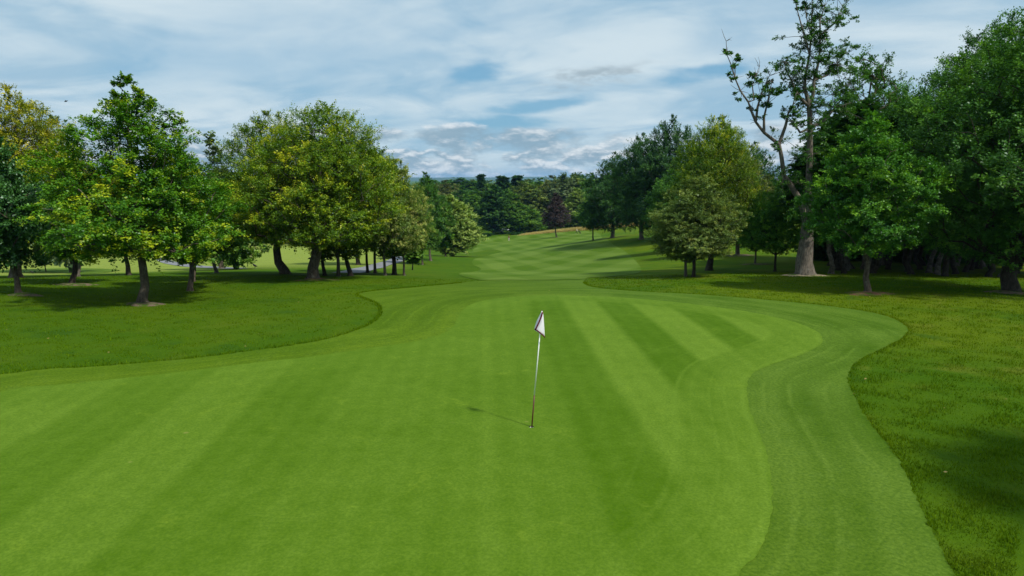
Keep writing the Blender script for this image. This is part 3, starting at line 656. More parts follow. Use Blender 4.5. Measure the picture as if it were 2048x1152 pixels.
proto('farc', 93, 14.0, [(.04, 3.0), (.15, 5.0), (.4, 6.0), (.65, 5.2), (.85, 3.4), (1.0, 1.0)], 180, 1.3, 0.294, 7, 27, .35, flat=1.0, upr=.55, lift=.05, tint0=.40, ktint=.15, lobe=.22, shell=.36)
proto('slimb', 94, 6.0, [(.2, .5), (.5, 1.0), (1.0, .4)], 20, .6, .3, 5, 6, .08)
proto('pine', 95, 24.0, [(.62, .8), (.70, 1.8), (.78, 1.1), (.84, 2.4), (.9, 1.6), (.96, 2.2), (1.0, .8)], 40, 1.0, .38, 7, 12, .35, flat=.25, lift=.05, tint0=.3, lobe=.3, trunk_top=.95)
proto('poplar', 96, 17.0, [(.15, 1.2), (.3, 2.2), (.5, 2.4), (.72, 1.8), (.9, .9), (1.0, .15)], 170, .95, 0.154, 8, 34, .28, flat=.8, lift=.35, droop=.0, tint0=.42, ktint=.12)
proto('pole', 97, 13.0, [(.42, .6), (.52, 1.9), (.7, 2.2), (.86, 1.6), (1.0, .4)], 70, 1.05, .24, 8, 20, .11, flat=.5, lift=.0, droop=.2, tint0=.3, trunk_top=.9)
proto('bush', 98, 2.4, [(.04, 1.2), (.25, 1.7), (.6, 1.5), (1.0, .5)], 55, .55, .16, 8, 18, .05, flat=.7, tint0=.35)

TREES = []
def tree(name, key, base, top_py, half_px, leaf, label, cat='tree', group=None, rz=None, bark=None, lean=None, seed=[0]):
    """base: (px,py) of a visible foot, or (px,None,Y) for a hidden foot at distance Y"""
    if len(base) == 3:
        Y_ = base[2]; x_ = (base[0]-1024)/F*Y_/(math.cos(PITCH)); 
        d_ = ray(base[0], 500); x_ = d_[0]*Y_/d_[1]; b = np.array([x_, Y_, terr(x_, Y_).item()])
    else: b = hit(*base)
    p = PROTO[key]; dt = ray(base[0], top_py); ztop = CAMH+dt[2]*b[1]/dt[1]
    sz = (ztop-b[2])/p['H']; sxy = (half_px/F*b[1])/p['R']
    seed[0] += 1; r = random.Random(seed[0]*17)
    t = empty(name, (b[0], b[1], b[2]-.03), 0.0); tag(t, label, cat, group)
    rz = r.uniform(0, 6.28) if rz is None else rz
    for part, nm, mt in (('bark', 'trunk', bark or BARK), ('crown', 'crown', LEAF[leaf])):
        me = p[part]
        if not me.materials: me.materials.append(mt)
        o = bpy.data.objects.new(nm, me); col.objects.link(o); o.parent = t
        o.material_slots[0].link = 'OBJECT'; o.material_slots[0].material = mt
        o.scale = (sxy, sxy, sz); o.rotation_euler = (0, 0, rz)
        if lean: o.rotation_euler = (lean[1], lean[0], rz)
    TREES.append((label, round(b[0], 1), round(b[1], 1), round(ztop-b[2], 1), round(sxy, 2), round(sz, 2)))
    return t

def thin(t, f=.5):
    o = t.children[0] if t.children[0].name.startswith('trunk') else t.children[1]
    o.scale = (o.scale[0]*f, o.scale[1]*f, o.scale[2])
# --- left group
tree('gold_beech_tree', 'hornb', (25, None, 44), 170, 125, 'gold', 'tall golden yellow tree behind the dark chestnut at the far left edge')
tree('chestnut_tree', 'chest', (38, 588), 275, 108, 'blue', 'dark blue green chestnut tree with leaning trunk at the left edge', rz=.3, lean=(-.04, 0))
tree('oak_tree', 'oakb', (145, 568), 318, 92, 'oak', 'green tree with thick dark flared trunk between the chestnut and the pointed oak', bark=BARKD)
tree('pale_trunk_tree', 'slimt', (156, 553), 330, 45, 'olive', 'slender tree with pale grey trunk just behind the thick dark flared trunk', bark=BARKG)
tree('oak_tree', 'oak', (285, 608), 152, 178, 'oak', 'broad pointed green oak with yellow tips standing alone in bare soil patch', rz=1.1)
tree('oak_tree', 'oakb', (381, 582), 292, 92, 'oak', 'slim trunked green tree right of the pointed oak with yellow lower leaves', rz=2.0)
tree('oak_tree', 'slimt', (386, 563), 330, 60, 'oak', 'slender tree half hidden directly behind the slim trunk right of the pointed oak')
tree('maple_tree', 'oakb', (433, 546), 372, 62, 'oak', 'small yellowish green tree with pale trunk in gap before the big hornbeams', bark=BARKG)
tree('bent_tree', 'oakb', (258, 550), 345, 80, 'oak', 'tree with crooked leaning trunk seen just left of the pointed oak trunk', lean=(-.16, 0))
tree('young_tree', 'sapl', (92, 544), 487, 24, 'mid', 'young sapling standing by the pale lower green')
tree('willow_tree', 'fara', (140, None, 82), 236, 70, 'grey', 'pale grey green tree top rising behind the gap left of the pointed oak')
tree('poplar_tree', 'poplar', (441, None, 74), 268, 40, 'grey', 'grey green poplar spire rising between the pointed oak and the hornbeams')
tree('lime_tree', 'farc', (470, None, 66), 345, 62, 'mid', 'rounded green tree below the poplar spire beside the hornbeams')
tree('lime_tree', 'farc', (300, None, 160), 352, 95, 'mid', 'distant green tree seen through the pointed oak crown')
tree('lime_tree', 'fara', (40, None, 170), 330, 110, 'dark', 'distant dark tree beyond the lower green behind the chestnut')
tree('lime_tree', 'fara', (560, None, 210), 372, 90, 'mid', 'distant green tree hidden behind the left hornbeam crown')
tree('lime_tree', 'farc', (700, None, 200), 380, 90, 'dark', 'distant dark tree hidden behind the right hornbeam crown')
# --- hornbeam group
tree('hornbeam_tree', 'hornb', (568, 548), 224, 112, 'hornd', 'dark leafed hornbeam with straight trunk at left of the big rounded pair', rz=.5)
tree('hornbeam_tree', 'horna', (626, 559), 208, 158, 'horn', 'big domed yellow green hornbeam with thick leaning trunk', rz=0.0)
tree('hornbeam_tree', 'slimt', (649, 551), 330, 45, 'horn', 'very thin stemmed tree just right of the thick leaning hornbeam trunk', bark=BARKD)
tree('hornbeam_tree', 'olive', (677, 553), 262, 92, 'horn', 'branching trunked tree second right of the thick leaning hornbeam', rz=1.0)
tree('hornbeam_tree', 'slimt', (701, 552), 300, 60, 'horn', 'thin dark curved trunk tree under the domed hornbeam crown', bark=BARKD, lean=(.04, 0))
tree('hornbeam_tree', 'olive', (735, 546), 285, 70, 'hornd', 'left of two close trunks in the middle of the tree row', bark=BARKD)
tree('hornbeam_tree', 'olive', (750, 547), 282, 72, 'horn', 'right of two close trunks in the middle of the tree row')
tree('lime_tree', 'oakb', (716, 530), 330, 70, 'dark', 'thick dark trunk tree set back behind the middle of the tree row', bark=BARKD)
tree('sweet_chestnut_tree', 'olive', (770, 551), 300, 72, 'cream', 'cream tasselled chestnut with greyish trunk near the row end', rz=2.2, bark=BARKG)
tree('sweet_chestnut_tree', 'slimt', (789, 550), 318, 58, 'cream', 'thin trunked cream flowering tree second from the right row end', bark=BARKD)
tree('sweet_chestnut_tree', 'olive', (808, 551), 322, 56, 'cream', 'cream flowering chestnut at the right end of the tree row', rz=.9)
tree('young_tree', 'sapl', (825, 540), 478, 26, 'mid', 'little sapling just right of the cream chestnuts')
tree('ash_tree', 'fresh', (861, 522), 345, 46, 'dark', 'dark green tree between the cream chestnuts and the pale rounded tree', rz=.4)
tree('ash_tree', 'fresh', (845, 530), 400, 36, 'mid', 'lower green tree tucked behind the cream chestnuts')
tree('lime_tree', 'farc', (905, 513), 390, 52, 'pale', 'pale green rounded tree overhanging the left fairway edge')
tree('lime_tree', 'sapl', (891, 513), 430, 32, 'mid', 'small darker tree under the pale rounded tree')
# --- far wood across the end of the hole
FW = [('farb', 858, 250, 372, 40, 'mid', 'green tree at left end of the far wood behind the dark tree'),
      ('fara', 893, 330, 361, 42, 'brown', 'russet rounded tree top on the far skyline left of the tall pine'),
      ('fara', 925, 300, 374, 36, 'dark', 'dark tree in far wood above the pale rounded tree'),
      ('farb', 948, 290, 384, 30, 'mid', 'mid green tree in far wood right of the pale rounded tree'),
      ('farb', 985, 262, 372, 36, 'deep', 'tall very dark tree at left side of the fairway end'),
      ('fara', 965, 340, 363, 40, 'mid', 'green treetop on skyline beneath the tall pine'),
      ('farc', 1018, 285, 378, 34, 'mid', 'mid green tree above the parked cars'),
      ('farc', 1036, 262, 405, 34, 'mid', 'bright mid green low tree at centre of the fairway end'),
      ('fara', 1010, 350, 362, 44, 'dark', 'blue green treetop on the skyline between two pines'),
      ('farb', 1046, 320, 366, 40, 'olive', 'olive treetop on the central skyline'),
      ('farb', 1068, 285, 372, 38, 'olive', 'tall olive green tree left of the purple tree'),
      ('farc', 1062, 255, 418, 30, 'mid', 'low leafy green tree on the bank left of the purple tree'),
      ('fara', 1098, 300, 352, 46, 'brown', 'tall brownish green tree behind and above the purple tree'),
      ('farb', 1128, 285, 350, 36, 'grey', 'tall grey green tree directly above the purple tree'),
      ('farb', 1150, 300, 349, 38, 'olive', 'tall skyline tree right of and above the purple tree'),
      ('farb', 1150, 258, 378, 28, 'pale', 'light green tree right of the purple tree with thin pale trunk'),
      ('fara', 1180, 290, 352, 38, 'mid', 'tall tree on the skyline left of the dark oaks'),
      ('farc', 1178, 245, 395, 28, 'mid', 'lower green tree between the light green tree and the dark oaks'),
      ('farb', 925, 420, 358, 60, 'dark', 'farthest dark treetop on the skyline beside the blue hill'),
      ('fara', 1215, 260, 352, 45, 'dark', 'dark treetop behind the dark oaks left end')]
for key, px_, Y_, tp, hp, lf, lab in FW:
    tree('wood_tree', key, (px_, None, Y_), tp, hp, lf, lab, group='trees of the far wood', bark=BARKG if 'pale trunk' in lab else BARK)
_sky = [('fara',845,430,366,'dark','left of the russet rounded top'),('farb',872,480,362,'mid','just right of the blue hill gap start'),('fara',905,520,360,'mid','right of the russet rounded top'),('farb',945,500,361,'olive','left of the tallest pine'),
        ('fara',985,460,361,'olive','right of the tallest pine'),('fara',1025,440,362,'brown','left of the third pine'),('farb',1060,430,360,'olive','right of the third pine'),('fara',1085,400,356,'mid','left of the tall brownish tree'),
        ('fara',1125,420,354,'dark','behind the tall grey green tree'),('farb',1165,400,352,'mid','right of the tall grey green tree'),('fara',1200,380,350,'mid','touching the left dark oak'),('fara',1240,360,356,'dark','behind the left dark oak')]
for key, px_, Y_, tp, lf, lab in _sky:
    tree('wood_tree', key, (px_, None, Y_), tp, 42, lf, 'very distant treetop on the skyline '+lab, group='trees of the far wood')
for px_, tp, hp, lab in ((965, 348.5, 9, 'tallest skyline pine with tufted top left of centre'), (1001, 351.5, 11, 'second skyline pine from the left with flat tufts'),
                     (1036, 350.5, 12, 'third skyline pine standing just left of the olive treetops'), (1012, 355, 9, 'shortest skyline pine between its two neighbours')):
    tree('pine_tree', 'pine', (px_, None, 340), tp, hp, 'deep', lab, group='skyline pines')
for i, (px_, Y_, tp, hp, lf, lab) in enumerate(((960, 258, 462, 24, 'deep', 'dark bush at left end of the far hedge'), (1012, 262, 468, 18, 'deep', 'dark low bush in front of the parked cars'),
        (1040, 250, 464, 22, 'deep', 'dark bush at the foot of the bright mid green tree'), (1072, 262, 446, 20, 'mid', 'green bush at left of the dry grass bank'),
        (1092, 270, 444, 22, 'mid', 'green bush left behind the purple tree'), (1140, 275, 440, 22, 'mid', 'green bush right behind the purple tree'), (1170, 262, 442, 24, 'dark', 'dark bush beyond the trolley golfer'),
        (1205, 250, 444, 26, 'dark', 'dark bush beneath the left dark oak'))):
    tree('bush', 'bush', (px_, None, Y_), tp, hp, lf, lab, cat='bush', group='bushes along the far wood')
tree('purple_tree', 'oakb', (1113, 475), 386, 27, 'purple', 'dark purple leafed tree standing by the far fairway')
# --- right side, far to near
tree('oak_tree', 'fresh', (1186, 481), 385, 30, 'dark', 'thin trunked dark tree left of the dark oaks', bark=BARKD)
tree('oak_tree', 'broad', (1225, 476), 305, 56, 'deep', 'lower left dark oak of the right hand fairway trees')
tree('oak_tree', 'broad', (1283, 479), 268, 62, 'deep', 'middle dark oak with foliage low to the grass')
tree('oak_tree', 'broad', (1335, None, 118), 232, 70, 'deep', 'tallest dark oak with rounded top against the sky')
tree('oak_tree', 'broad', (1425, None, 108), 236, 58, 'dark', 'dark oak behind the tall yellow green tree')
tree('oak_tree', 'broad', (1353, 502), 330, 62, 'dark', 'thick dark trunked oak standing behind the olive tree', bark=BARKD)
tree('oak_tree', 'broad', (1500, None, 95), 285, 60, 'deep', 'dark oak behind the left limb of the bare topped ash')
tree('beech_tree', 'broad', (1475, 511), 300, 62, 'brown', 'greyish thick trunk tree with russet green crown behind the olive tree', bark=BARKG)
tree('hornbeam_tree', 'hornb', (1418, 541), 232, 80, 'horn', 'tall yellow green tree rising above the olive tree', rz=2.4, bark=BARKD)
tree('olive_green_tree', 'olive', (1387, 554), 340, 90, 'olive', 'olive green tree with dark trunk at the fairway edge', rz=.7, bark=BARKD)
tree('olive_green_tree', 'olive', (1371, 553), 385, 78, 'olive', 'lower olive tree with pale thin trunk left of the dark trunk', rz=1.9, bark=BARKG)
tree('forked_tree', 'olive', (1510, 528), 380, 52, 'fresh', 'small green tree with forked trunk left of the bare topped ash', rz=.2, bark=BARKG)
tree('field_maple_tree', 'olive', (1550, 543), 345, 66, 'fresh', 'dark trunked green tree directly left of the big pale ash trunk', rz=2.9, bark=BARKD)
thin(tree('ash_tree', 'grand', (1770, None, 56), 165, 105, 'fresh', 'green tree behind the young fresh tree at right'))
thin(tree('ash_tree', 'grand', (1650, None, 62), 285, 80, 'dark', 'dark tree standing behind the bare topped ash trunk'))
tree('fresh_green_tree', 'fresh', (1735, 586), 222, 122, 'fresh', 'fresh green young tree with straight slim trunk at the right', rz=.4)
tree('great_oak_tree', 'grand', (2022, 584), 30, 220, 'dark', 'great dark oak with flared trunk at the right edge', rz=.9, bark=BARKD)
thin(tree('great_oak_tree', 'grand', (1895, None, 43), 112, 155, 'dark', 'big dark tree left of the great oak', rz=2.2, bark=BARKD))
thin(tree('great_oak_tree', 'grand', (2110, None, 45), -55, 200, 'dark', 'tallest dark tree at the upper right corner', rz=1.4, bark=BARKD))
thin(tree('great_oak_tree', 'grand', (1960, None, 52), 50, 165, 'deep', 'dark treetop rising behind the great oak', rz=.1, bark=BARKD))
rp = random.Random(5); k = 0
for i in range(46):
    Y_ = 44+ (i % 5)*3.6 + rp.uniform(-1.2, 1.2); px_ = 1655+ (i//5)*52 + rp.uniform(-22, 22) + (i % 5)*6
    tree('wood_pole_tree', 'pole', (px_, None, Y_), 250+rp.uniform(-40, 40), 95*44/Y_, 'deep', 'slender bare stemmed tree crowded inside the dark wood at right', group='slender trees inside the dark right wood', bark=BARKD if rp.random() < .85 else BARKG)

for i in range(15):  # bush row added to stop light coming through the wood from behind
    px_ = 1640+i*34; Y_ = 62+rp.uniform(-3, 3)
    tree('light_block_bush', 'bush', (px_, None, Y_), 455+rp.uniform(-14, 14), 46, 'deep', 'dark bush added deep inside the wood at right to block light from behind', cat='bush', group='bushes added inside the dark right wood to block light')
sh = tree('shade_tree', 'grand', (1735, 586), 300, 122, 'dark', 'leafy tree outside the right edge shading the near right rough', rz=.2, bark=BARKD)
sh.location = (15.3, 5.9, -.03)
for c_ in sh.children: c_.scale = (.62, .62, .72)
# --- the bare topped ash, limbs traced on the tree's own plane with depth added
def ash():
    r = np.random.default_rng(77); b = hit(1607, 551); Y0 = b[1]
    def P3(px, py, dy=0.0):
        q = at_depth(px, py, Y0+dy); return q-b
    nodes, parent, rad, tips = [], [], [], []
    def limb(pts, r0, r1, start=None, dy0=0., dy1=0., tipc=True):
        prev = start; n = len(pts)
        for i, (x_, y_) in enumerate(pts):
            t = i/(max(1, n-1)); nodes.append(P3(x_, y_, dy0+(dy1-dy0)*t)+(r.normal(size=3)*.03 if i else 0)); parent.append(-1 if prev is None else prev); rad.append(r0+(r1-r0)*t**.65); prev = len(nodes)-1
        return list(range(len(nodes)-n, len(nodes)))
    tr = limb([(1608, 552), (1608, 546), (1610, 525), (1613, 490), (1616, 455), (1618, 420), (1620, 370), (1620, 310), (1621, 255), (1620, 226), (1618, 212)], .62, .17, None)
    rad[0] = .70; rad[1] = .60
    rad[2] = .51; rad[3] = .43; rad[4] = .36; rad[5] = .28; rad[6] = .22; rad[7] = .18; rad[8] = .155; rad[9] = .145; rad[10] = .135
    LL = limb([(1600, 400), (1580, 370), (1567, 350), (1564, 314), (1560, 288), (1546, 279), (1528, 264), (1513, 244), (1502, 222), (1495, 204), (1482, 182), (1471, 157), (1460, 135), (1453, 109), (1452, 82)], .185, .015, tr[4], 0, -1.2)
    l2 = limb([(1571, 252), (1577, 226), (1586, 212), (1592, 190)], .09, .02, LL[4], -.4, -1.4)
    l3 = limb([(1515, 215), (1522, 190), (1532, 168), (1540, 150)], .07, .015, LL[7], -.6, .4)
    l4 = limb([(1528, 235), (1535, 205), (1538, 182), (1545, 165)], .07, .015, LL[6], -.6, -1.6)
    l5 = limb([(1508, 200), (1505, 175), (1512, 150), (1520, 132)], .05, .012, LL[9], -.8, 0)
    l5b = limb([(1470, 130), (1478, 118)], .025, .01, LL[11], -1, -.8)
    fl = limb([(1608, 204), (1593, 186), (1582, 160), (1571, 139), (1568, 124)], .10, .02, tr[-1], 0, -1.0)
    fm = limb([(1615, 197), (1610, 175), (1613, 146), (1619, 109), (1621, 73), (1622, 47), (1626, 18), (1622, -12)], .12, .02, tr[-1], 0, .8)
    fr = limb([(1626, 190), (1628, 160), (1637, 124), (1639, 102), (1641, 73), (1648, 62), (1670, 47), (1679, 29), (1685, 14)], .11, .02, tr[-1], 0, -.6)
    ft = limb([(1606, 62), (1600, 33), (1593, 15), (1590, -2)], .05, .015, fm[3], .4, 0)
    ft2 = limb([(1640, 40), (1648, 15), (1660, -8)], .045, .012, fr[4], -.3, .3)
    ft3 = limb([(1612, 30), (1610, 5), (1604, -18)], .03, .01, fm[4], .5, .9)
    rr = limb([(1650, 240), (1672, 215), (1690, 190), (1700, 165)], .085, .02, tr[8], 0, 1.2)
    rr2 = limb([(1655, 150), (1672, 128), (1684, 112)], .06, .015, fr[1], 0, .8)
    ll3 = limb([(1600, 265), (1588, 245), (1578, 232)], .07, .02, tr[8], 0, -.8)
    C, O, Rr = [], [], []
    def tufts(ids, n, spread, R0, lo=.2):
        for _ in range(n):
            i = ids[int(r.uniform(lo, 1)*(len(ids)-1)+.5)]; c = nodes[i]+r.normal(size=3)*spread*np.array([1, 1, .8])
            nodes.append((nodes[i]+c)/2+r.normal(size=3)*.06); parent.append(i); rad.append(.014); nodes.append(c); parent.append(len(nodes)-2); rad.append(.008)
            C.append(c); O.append(unit(c-nodes[i]+np.array([0, 0, .25]))); Rr.append(R0*r.uniform(.6, 1.25))
    tufts(fm, 52, .65, .46, .1); tufts(fr, 46, .60, .44, .05); tufts(fl, 22, .5, .40, .3); tufts(rr, 60, .85, .48, .1); tufts(rr2, 34, .6, .42, .1)
    tufts(tr[8:], 26, .9, .45, 0); tufts(LL[7:], 15, .36, .25, .1); tufts(LL[4:8], 6, .4, .32, 0); tufts(l2, 9, .3, .28, .2); tufts(l3, 10, .28, .28, .2); tufts(l4, 11, .3, .30, .2); tufts(l5, 8, .25, .26, .2); tufts(l5b, 4, .15, .26, .5)
    tufts(ll3, 8, .4, .36, .2); tufts(ft, 5, .2, .24, .1); tufts(ft2, 4, .2, .22, .1); tufts(ft3, 4, .2, .24, .1)
    tufts(tr[4:9], 46, .75, .55, 0); tufts(LL[0:3], 14, .7, .5, 0)
    # bare twigs
    for ids, n in ((LL[6:], 34), (fm, 22), (fr, 24), (fl, 12), (l3, 10), (l4, 10), (l5, 8), (ft, 8), (ft2, 6)):
        for _ in range(n):
            i = ids[r.integers(1, len(ids))]; d = unit(r.normal(size=3)+np.array([0, 0, .9])); L = r.uniform(.25, .75)
            nodes.append(nodes[i]+d*L*.5); parent.append(i); rad.append(.014); nodes.append(nodes[i]+d*L+r.normal(size=3)*.08); parent.append(len(nodes)-2); rad.append(.006)
    t = empty('ash_tree', b); tag(t, 'huge half bare ash with pale grey trunk and dead upper limbs', 'tree')
    bk = skeleton_mesh(nodes, parent, rad, 'ash_trunk'); o = link('trunk', bk, BARKG, t)
    cr = leaf_mesh('ash_crown', np.array(C), np.array(O), np.array(Rr), r, 8, 15, .105, flat=.7, lift=.1, droop=.25, tint0=.42, tipb=.1); link('crown', cr, LEAF['dark'], t)
ash()
def ash2():
    r = np.random.default_rng(78); Y0 = 50.0; d = ray(1735, 500); b = np.array([d[0]*Y0/d[1], Y0, terr(d[0]*Y0/d[1], Y0).item()])
    P3 = lambda px, py, dy=0.: at_depth(px, py, Y0+dy)-b
    trunk = [np.zeros(3), np.array([0, 0, .4]), P3(1736, 480), P3(1734, 400), P3(1732, 330), P3(1730, 270), P3(1735, 215), P3(1742, 165)]
    C = []
    for px, py, sx, sy, n in ((1745, 140, 32, 26, 36), (1770, 190, 30, 35, 32), (1712, 205, 34, 38, 38), (1795, 235, 24, 40, 18), (1735, 270, 45, 35, 24), (1730, 115, 14, 12, 7), (1690, 260, 25, 30, 12)):
        for _ in range(n): C.append(P3(px+r.normal()*sx*.7, py+r.normal()*sy*.7, r.normal()*1.2))
    C = np.array(C); O = unit(C-trunk[4]*np.array([1, 1, .8])); nodes, parent, rad = grow(C, trunk, r, .012, .3)
    t = empty('ash_tree', b); tag(t, 'airy thin crowned ash showing sky through it right of the bare topped ash', 'tree')
    link('trunk', skeleton_mesh(nodes, parent, rad, 'airy_trunk'), BARK, t)
    link('crown', leaf_mesh('airy_crown', C, O, np.full(len(C), .62)*r.uniform(.6, 1.2, len(C)), r, 7, 12, .14, flat=.6, tint0=.42, tipb=.15), LEAF['dark'], t)
ash2()

# ------------------------------------------------------------------ flagstick and cup
def tube(name, p0, p1, r0, r1, mat, parent, k=12):
    p0, p1 = np.array(p0, float), np.array(p1, float); t = unit(p1-p0); u = unit(np.cross(t, [0, 1., 0])); w = np.cross(t, u); V, Fc = [], []
    for p, r in ((p0, r0), (p1, r1)):
        for i in range(k): a = 2*math.pi*i/k; V.append(p+r*(math.cos(a)*u+math.sin(a)*w))
    me = bpy.data.meshes.new(name); me.from_pydata([tuple(v) for v in V], [], [(i, (i+1) % k, k+(i+1) % k, k+i) for i in range(k)]+[tuple(range(k))[::-1], tuple(range(k, 2*k))]); me.update()
    for p in me.polygons: p.use_smooth = len(p.vertices) == 4
    return link(name, me, mat, parent)
M_WHITE = plain('pole_white', (0.86, 0.86, 0.84), .4, .4); M_MAR = plain('maroon_paint', (0.085, 0.012, 0.016), .45, .4)
def mat_cloth(name, c):
    m, N, o = newmat(name); tc = N.n('ShaderNodeTexCoord').outputs['Object']; n = N.noise(tc, 40, 4)
    cc = N.mix(n, tuple(v*.92 for v in c)+(1,), c+(1,))
    d = N.n('ShaderNodeBsdfDiffuse'); N.put(d.inputs[0], cc); tr = N.n('ShaderNodeBsdfTranslucent'); N.put(tr.inputs[0], cc)
    mx = N.n('ShaderNodeMixShader'); mx.inputs[0].default_value = .3; N.L.new(d.outputs[0], mx.inputs[1]); N.L.new(tr.outputs[0], mx.inputs[2]); N.L.new(mx.outputs[0], o.inputs[0]); return m
M_FLAG = mat_cloth('flag_white', (0.88, 0.86, 0.90)); M_FLAGB = mat_cloth('flag_maroon', (0.16, 0.008, 0.035))
HZ = HOLE[2]+.016
fs = empty('flagstick', (HOLE[0], HOLE[1], HZ)); tag(fs, 'golf flagstick with white maroon edged flag standing in the hole', 'flagstick')
top = at_depth(1084, 622, HOLE[1])-np.array([HOLE[0], HOLE[1], HZ]); mid_ = top*((856-790)/(856-622.))*.985
pole = tube('pole', mid_, top, .0125, .011, M_WHITE, fs); tube('lower_pole', (0, 0, -.09), mid_, .0135, .0128, M_MAR, fs)
tube('finial', top, top+np.array([.001, 0, .02]), .011, .006, M_MAR, fs)
# hanging flag: a cloth folded about the pole; right edge hangs free, left edge folded over, traced at the pole's distance
def fp(px, py, dy): return at_depth(px, py, HOLE[1]+dy)-np.array([HOLE[0], HOLE[1], HZ])
def quadgrid(name, rows, mat, parent, thick):
    rows = [np.array(r_) for r_ in rows]; m, n = len(rows), len(rows[0]); V = np.vstack(rows)
    fcs = [(i*n+j, i*n+j+1, (i+1)*n+j+1, (i+1)*n+j) for i in range(m-1) for j in range(n-1)]
    me = npmesh(name, V, fcs, True); o = link(name, me, mat, parent)
    md = o.modifiers.new('thickness', 'SOLIDIFY'); md.thickness = thick; md.offset = 0
    return o
ys = np.linspace(0, 1, 9); rowsF, rowsB = [], []
L_ = lambda t: (1083.5-14.5*t**1.25, 624+36*t)         # folded leading edge, from the top down to the left corner
Rr_ = lambda t: (1085.5+4.0*t**.6, 624+50*t)           # free right edge
rows = []
for t in ys:
    (xl, yl), (xr_, yr) = L_(t), Rr_(t); row = []
    for u in np.linspace(0, 1, 9):
        dy = -.035-.035*math.sin(u*math.pi*1.0)*t+.02*math.sin(u*7+t*3)*t; row.append(fp(xl+(xr_-xl)*u, yl+(yr-yl)*u, dy))
    rows.append(row)
flag = quadgrid('flag', rows, M_FLAG, fs, .003)
def edge_band(name, pts, w, par):
    rws = []
    for p_, (dx, dyp) in pts: rws.append([fp(p_[0], p_[1], -.085), fp(p_[0]+dx*w, p_[1]+dyp*w, -.085)])
    return quadgrid(name, rws, M_FLAGB, par, .004)
edge_band('border', [(L_(t), (1, .15)) for t in ys], 3.0, flag)
edge_band('border', [((1069+(1090-1069)*u+ (0 if u < 1 else 0), 659.5+(676-659.5)*u**1.25), (.25, -1)) for u in ys], 2.2, flag)
back = []
for t in ys:
    (xl, yl) = L_(t); row = []
    for u in np.linspace(0, 1, 5): row.append(fp(xl-3.2*math.sin(t*3.0)*u, yl-1.5*u, -.03+.035*u))
    back.append(row)
quadgrid('folded_edge', back, M_FLAG, flag, .003)
# cup
cp = empty('hole_cup', (HOLE[0], HOLE[1], HZ-.105)); tag(cp, 'white lined golf hole in the putting green at the flagstick foot', 'golf hole')
k = 28; V = [(r_*math.cos(2*math.pi*i/k), r_*math.sin(2*math.pi*i/k), z_) for z_, r_ in ((.0, .0525), (.082, .0525), (.082, .0555), (.0, .0555)) for i in range(k)]
me = bpy.data.meshes.new('liner'); me.from_pydata(V, [], [(a*k+i, a*k+(i+1) % k, (a+1)*k+(i+1) % k, (a+1)*k+i) for a in range(3) for i in range(k)]); link('liner', me, M_WHITE, cp)
me = bpy.data.meshes.new('soil_rim'); V = [(r_*math.cos(2*math.pi*i/k), r_*math.sin(2*math.pi*i/k), z_) for z_, r_ in ((.08, .0545), (.1045, .0545), (.1045, .0565), (.08, .0565)) for i in range(k)]
me.from_pydata(V, [], [(a*k+i, a*k+(i+1) % k, (a+1)*k+(i+1) % k, (a+1)*k+i) for a in range(3) for i in range(k)]); link('soil_rim', me, M_SOIL, cp)
me = bpy.data.meshes.new('cup_floor'); me.from_pydata([(.0525*math.cos(2*math.pi*i/k), .0525*math.sin(2*math.pi*i/k), .002) for i in range(k)], [], [tuple(range(k))]); link('cup_floor', me, M_MAR, cp)

# ------------------------------------------------------------------ golfers, trolley, cars, birds
M_SKIN = plain('skin', (0.55, 0.33, 0.24), .6); M_LAV = plain('lavender_cloth', (0.50, 0.33, 0.52), .8); M_WINE = plain('dark_red_cloth', (0.10, 0.02, 0.02), .8)
M_CREAM = plain('cream_cloth', (0.66, 0.58, 0.42), .8); M_BLACK = plain('black_cloth', (0.012, 0.012, 0.013), .7); M_HAIR = plain('brown_hair', (0.06, 0.03, 0.02), .7); M_SHOE = plain('white_shoe', (0.6, 0.6, 0.58), .6)
def skin_obj(name, verts, edges, radii, mat, parent, mats=None, pick=None):
    me = bpy.data.meshes.new(name); me.from_pydata(verts, edges, []); o = link(name, me, None, parent)
    md = o.modifiers.new('skin', 'SKIN'); md.use_smooth_shade = True
    for i, rr in enumerate(radii): me.skin_vertices[0].data[i].radius = rr if isinstance(rr, tuple) else (rr, rr)
    me.skin_vertices[0].data[0].use_root = True
    o.modifiers.new('subd', 'SUBSURF').levels = 2; o.modifiers['subd'].render_levels = 2
    dg = bpy.context.evaluated_depsgraph_get(); m2 = bpy.data.meshes.new_from_object(o.evaluated_get(dg)); o.modifiers.clear(); o.data = m2
    m2.materials.clear()
    for m_ in (mats or [mat]): m2.materials.append(m_)
    if pick:
        for p in m2.polygons: p.material_index = pick(p.center)
    for p in m2.polygons: p.use_smooth = True
    return o
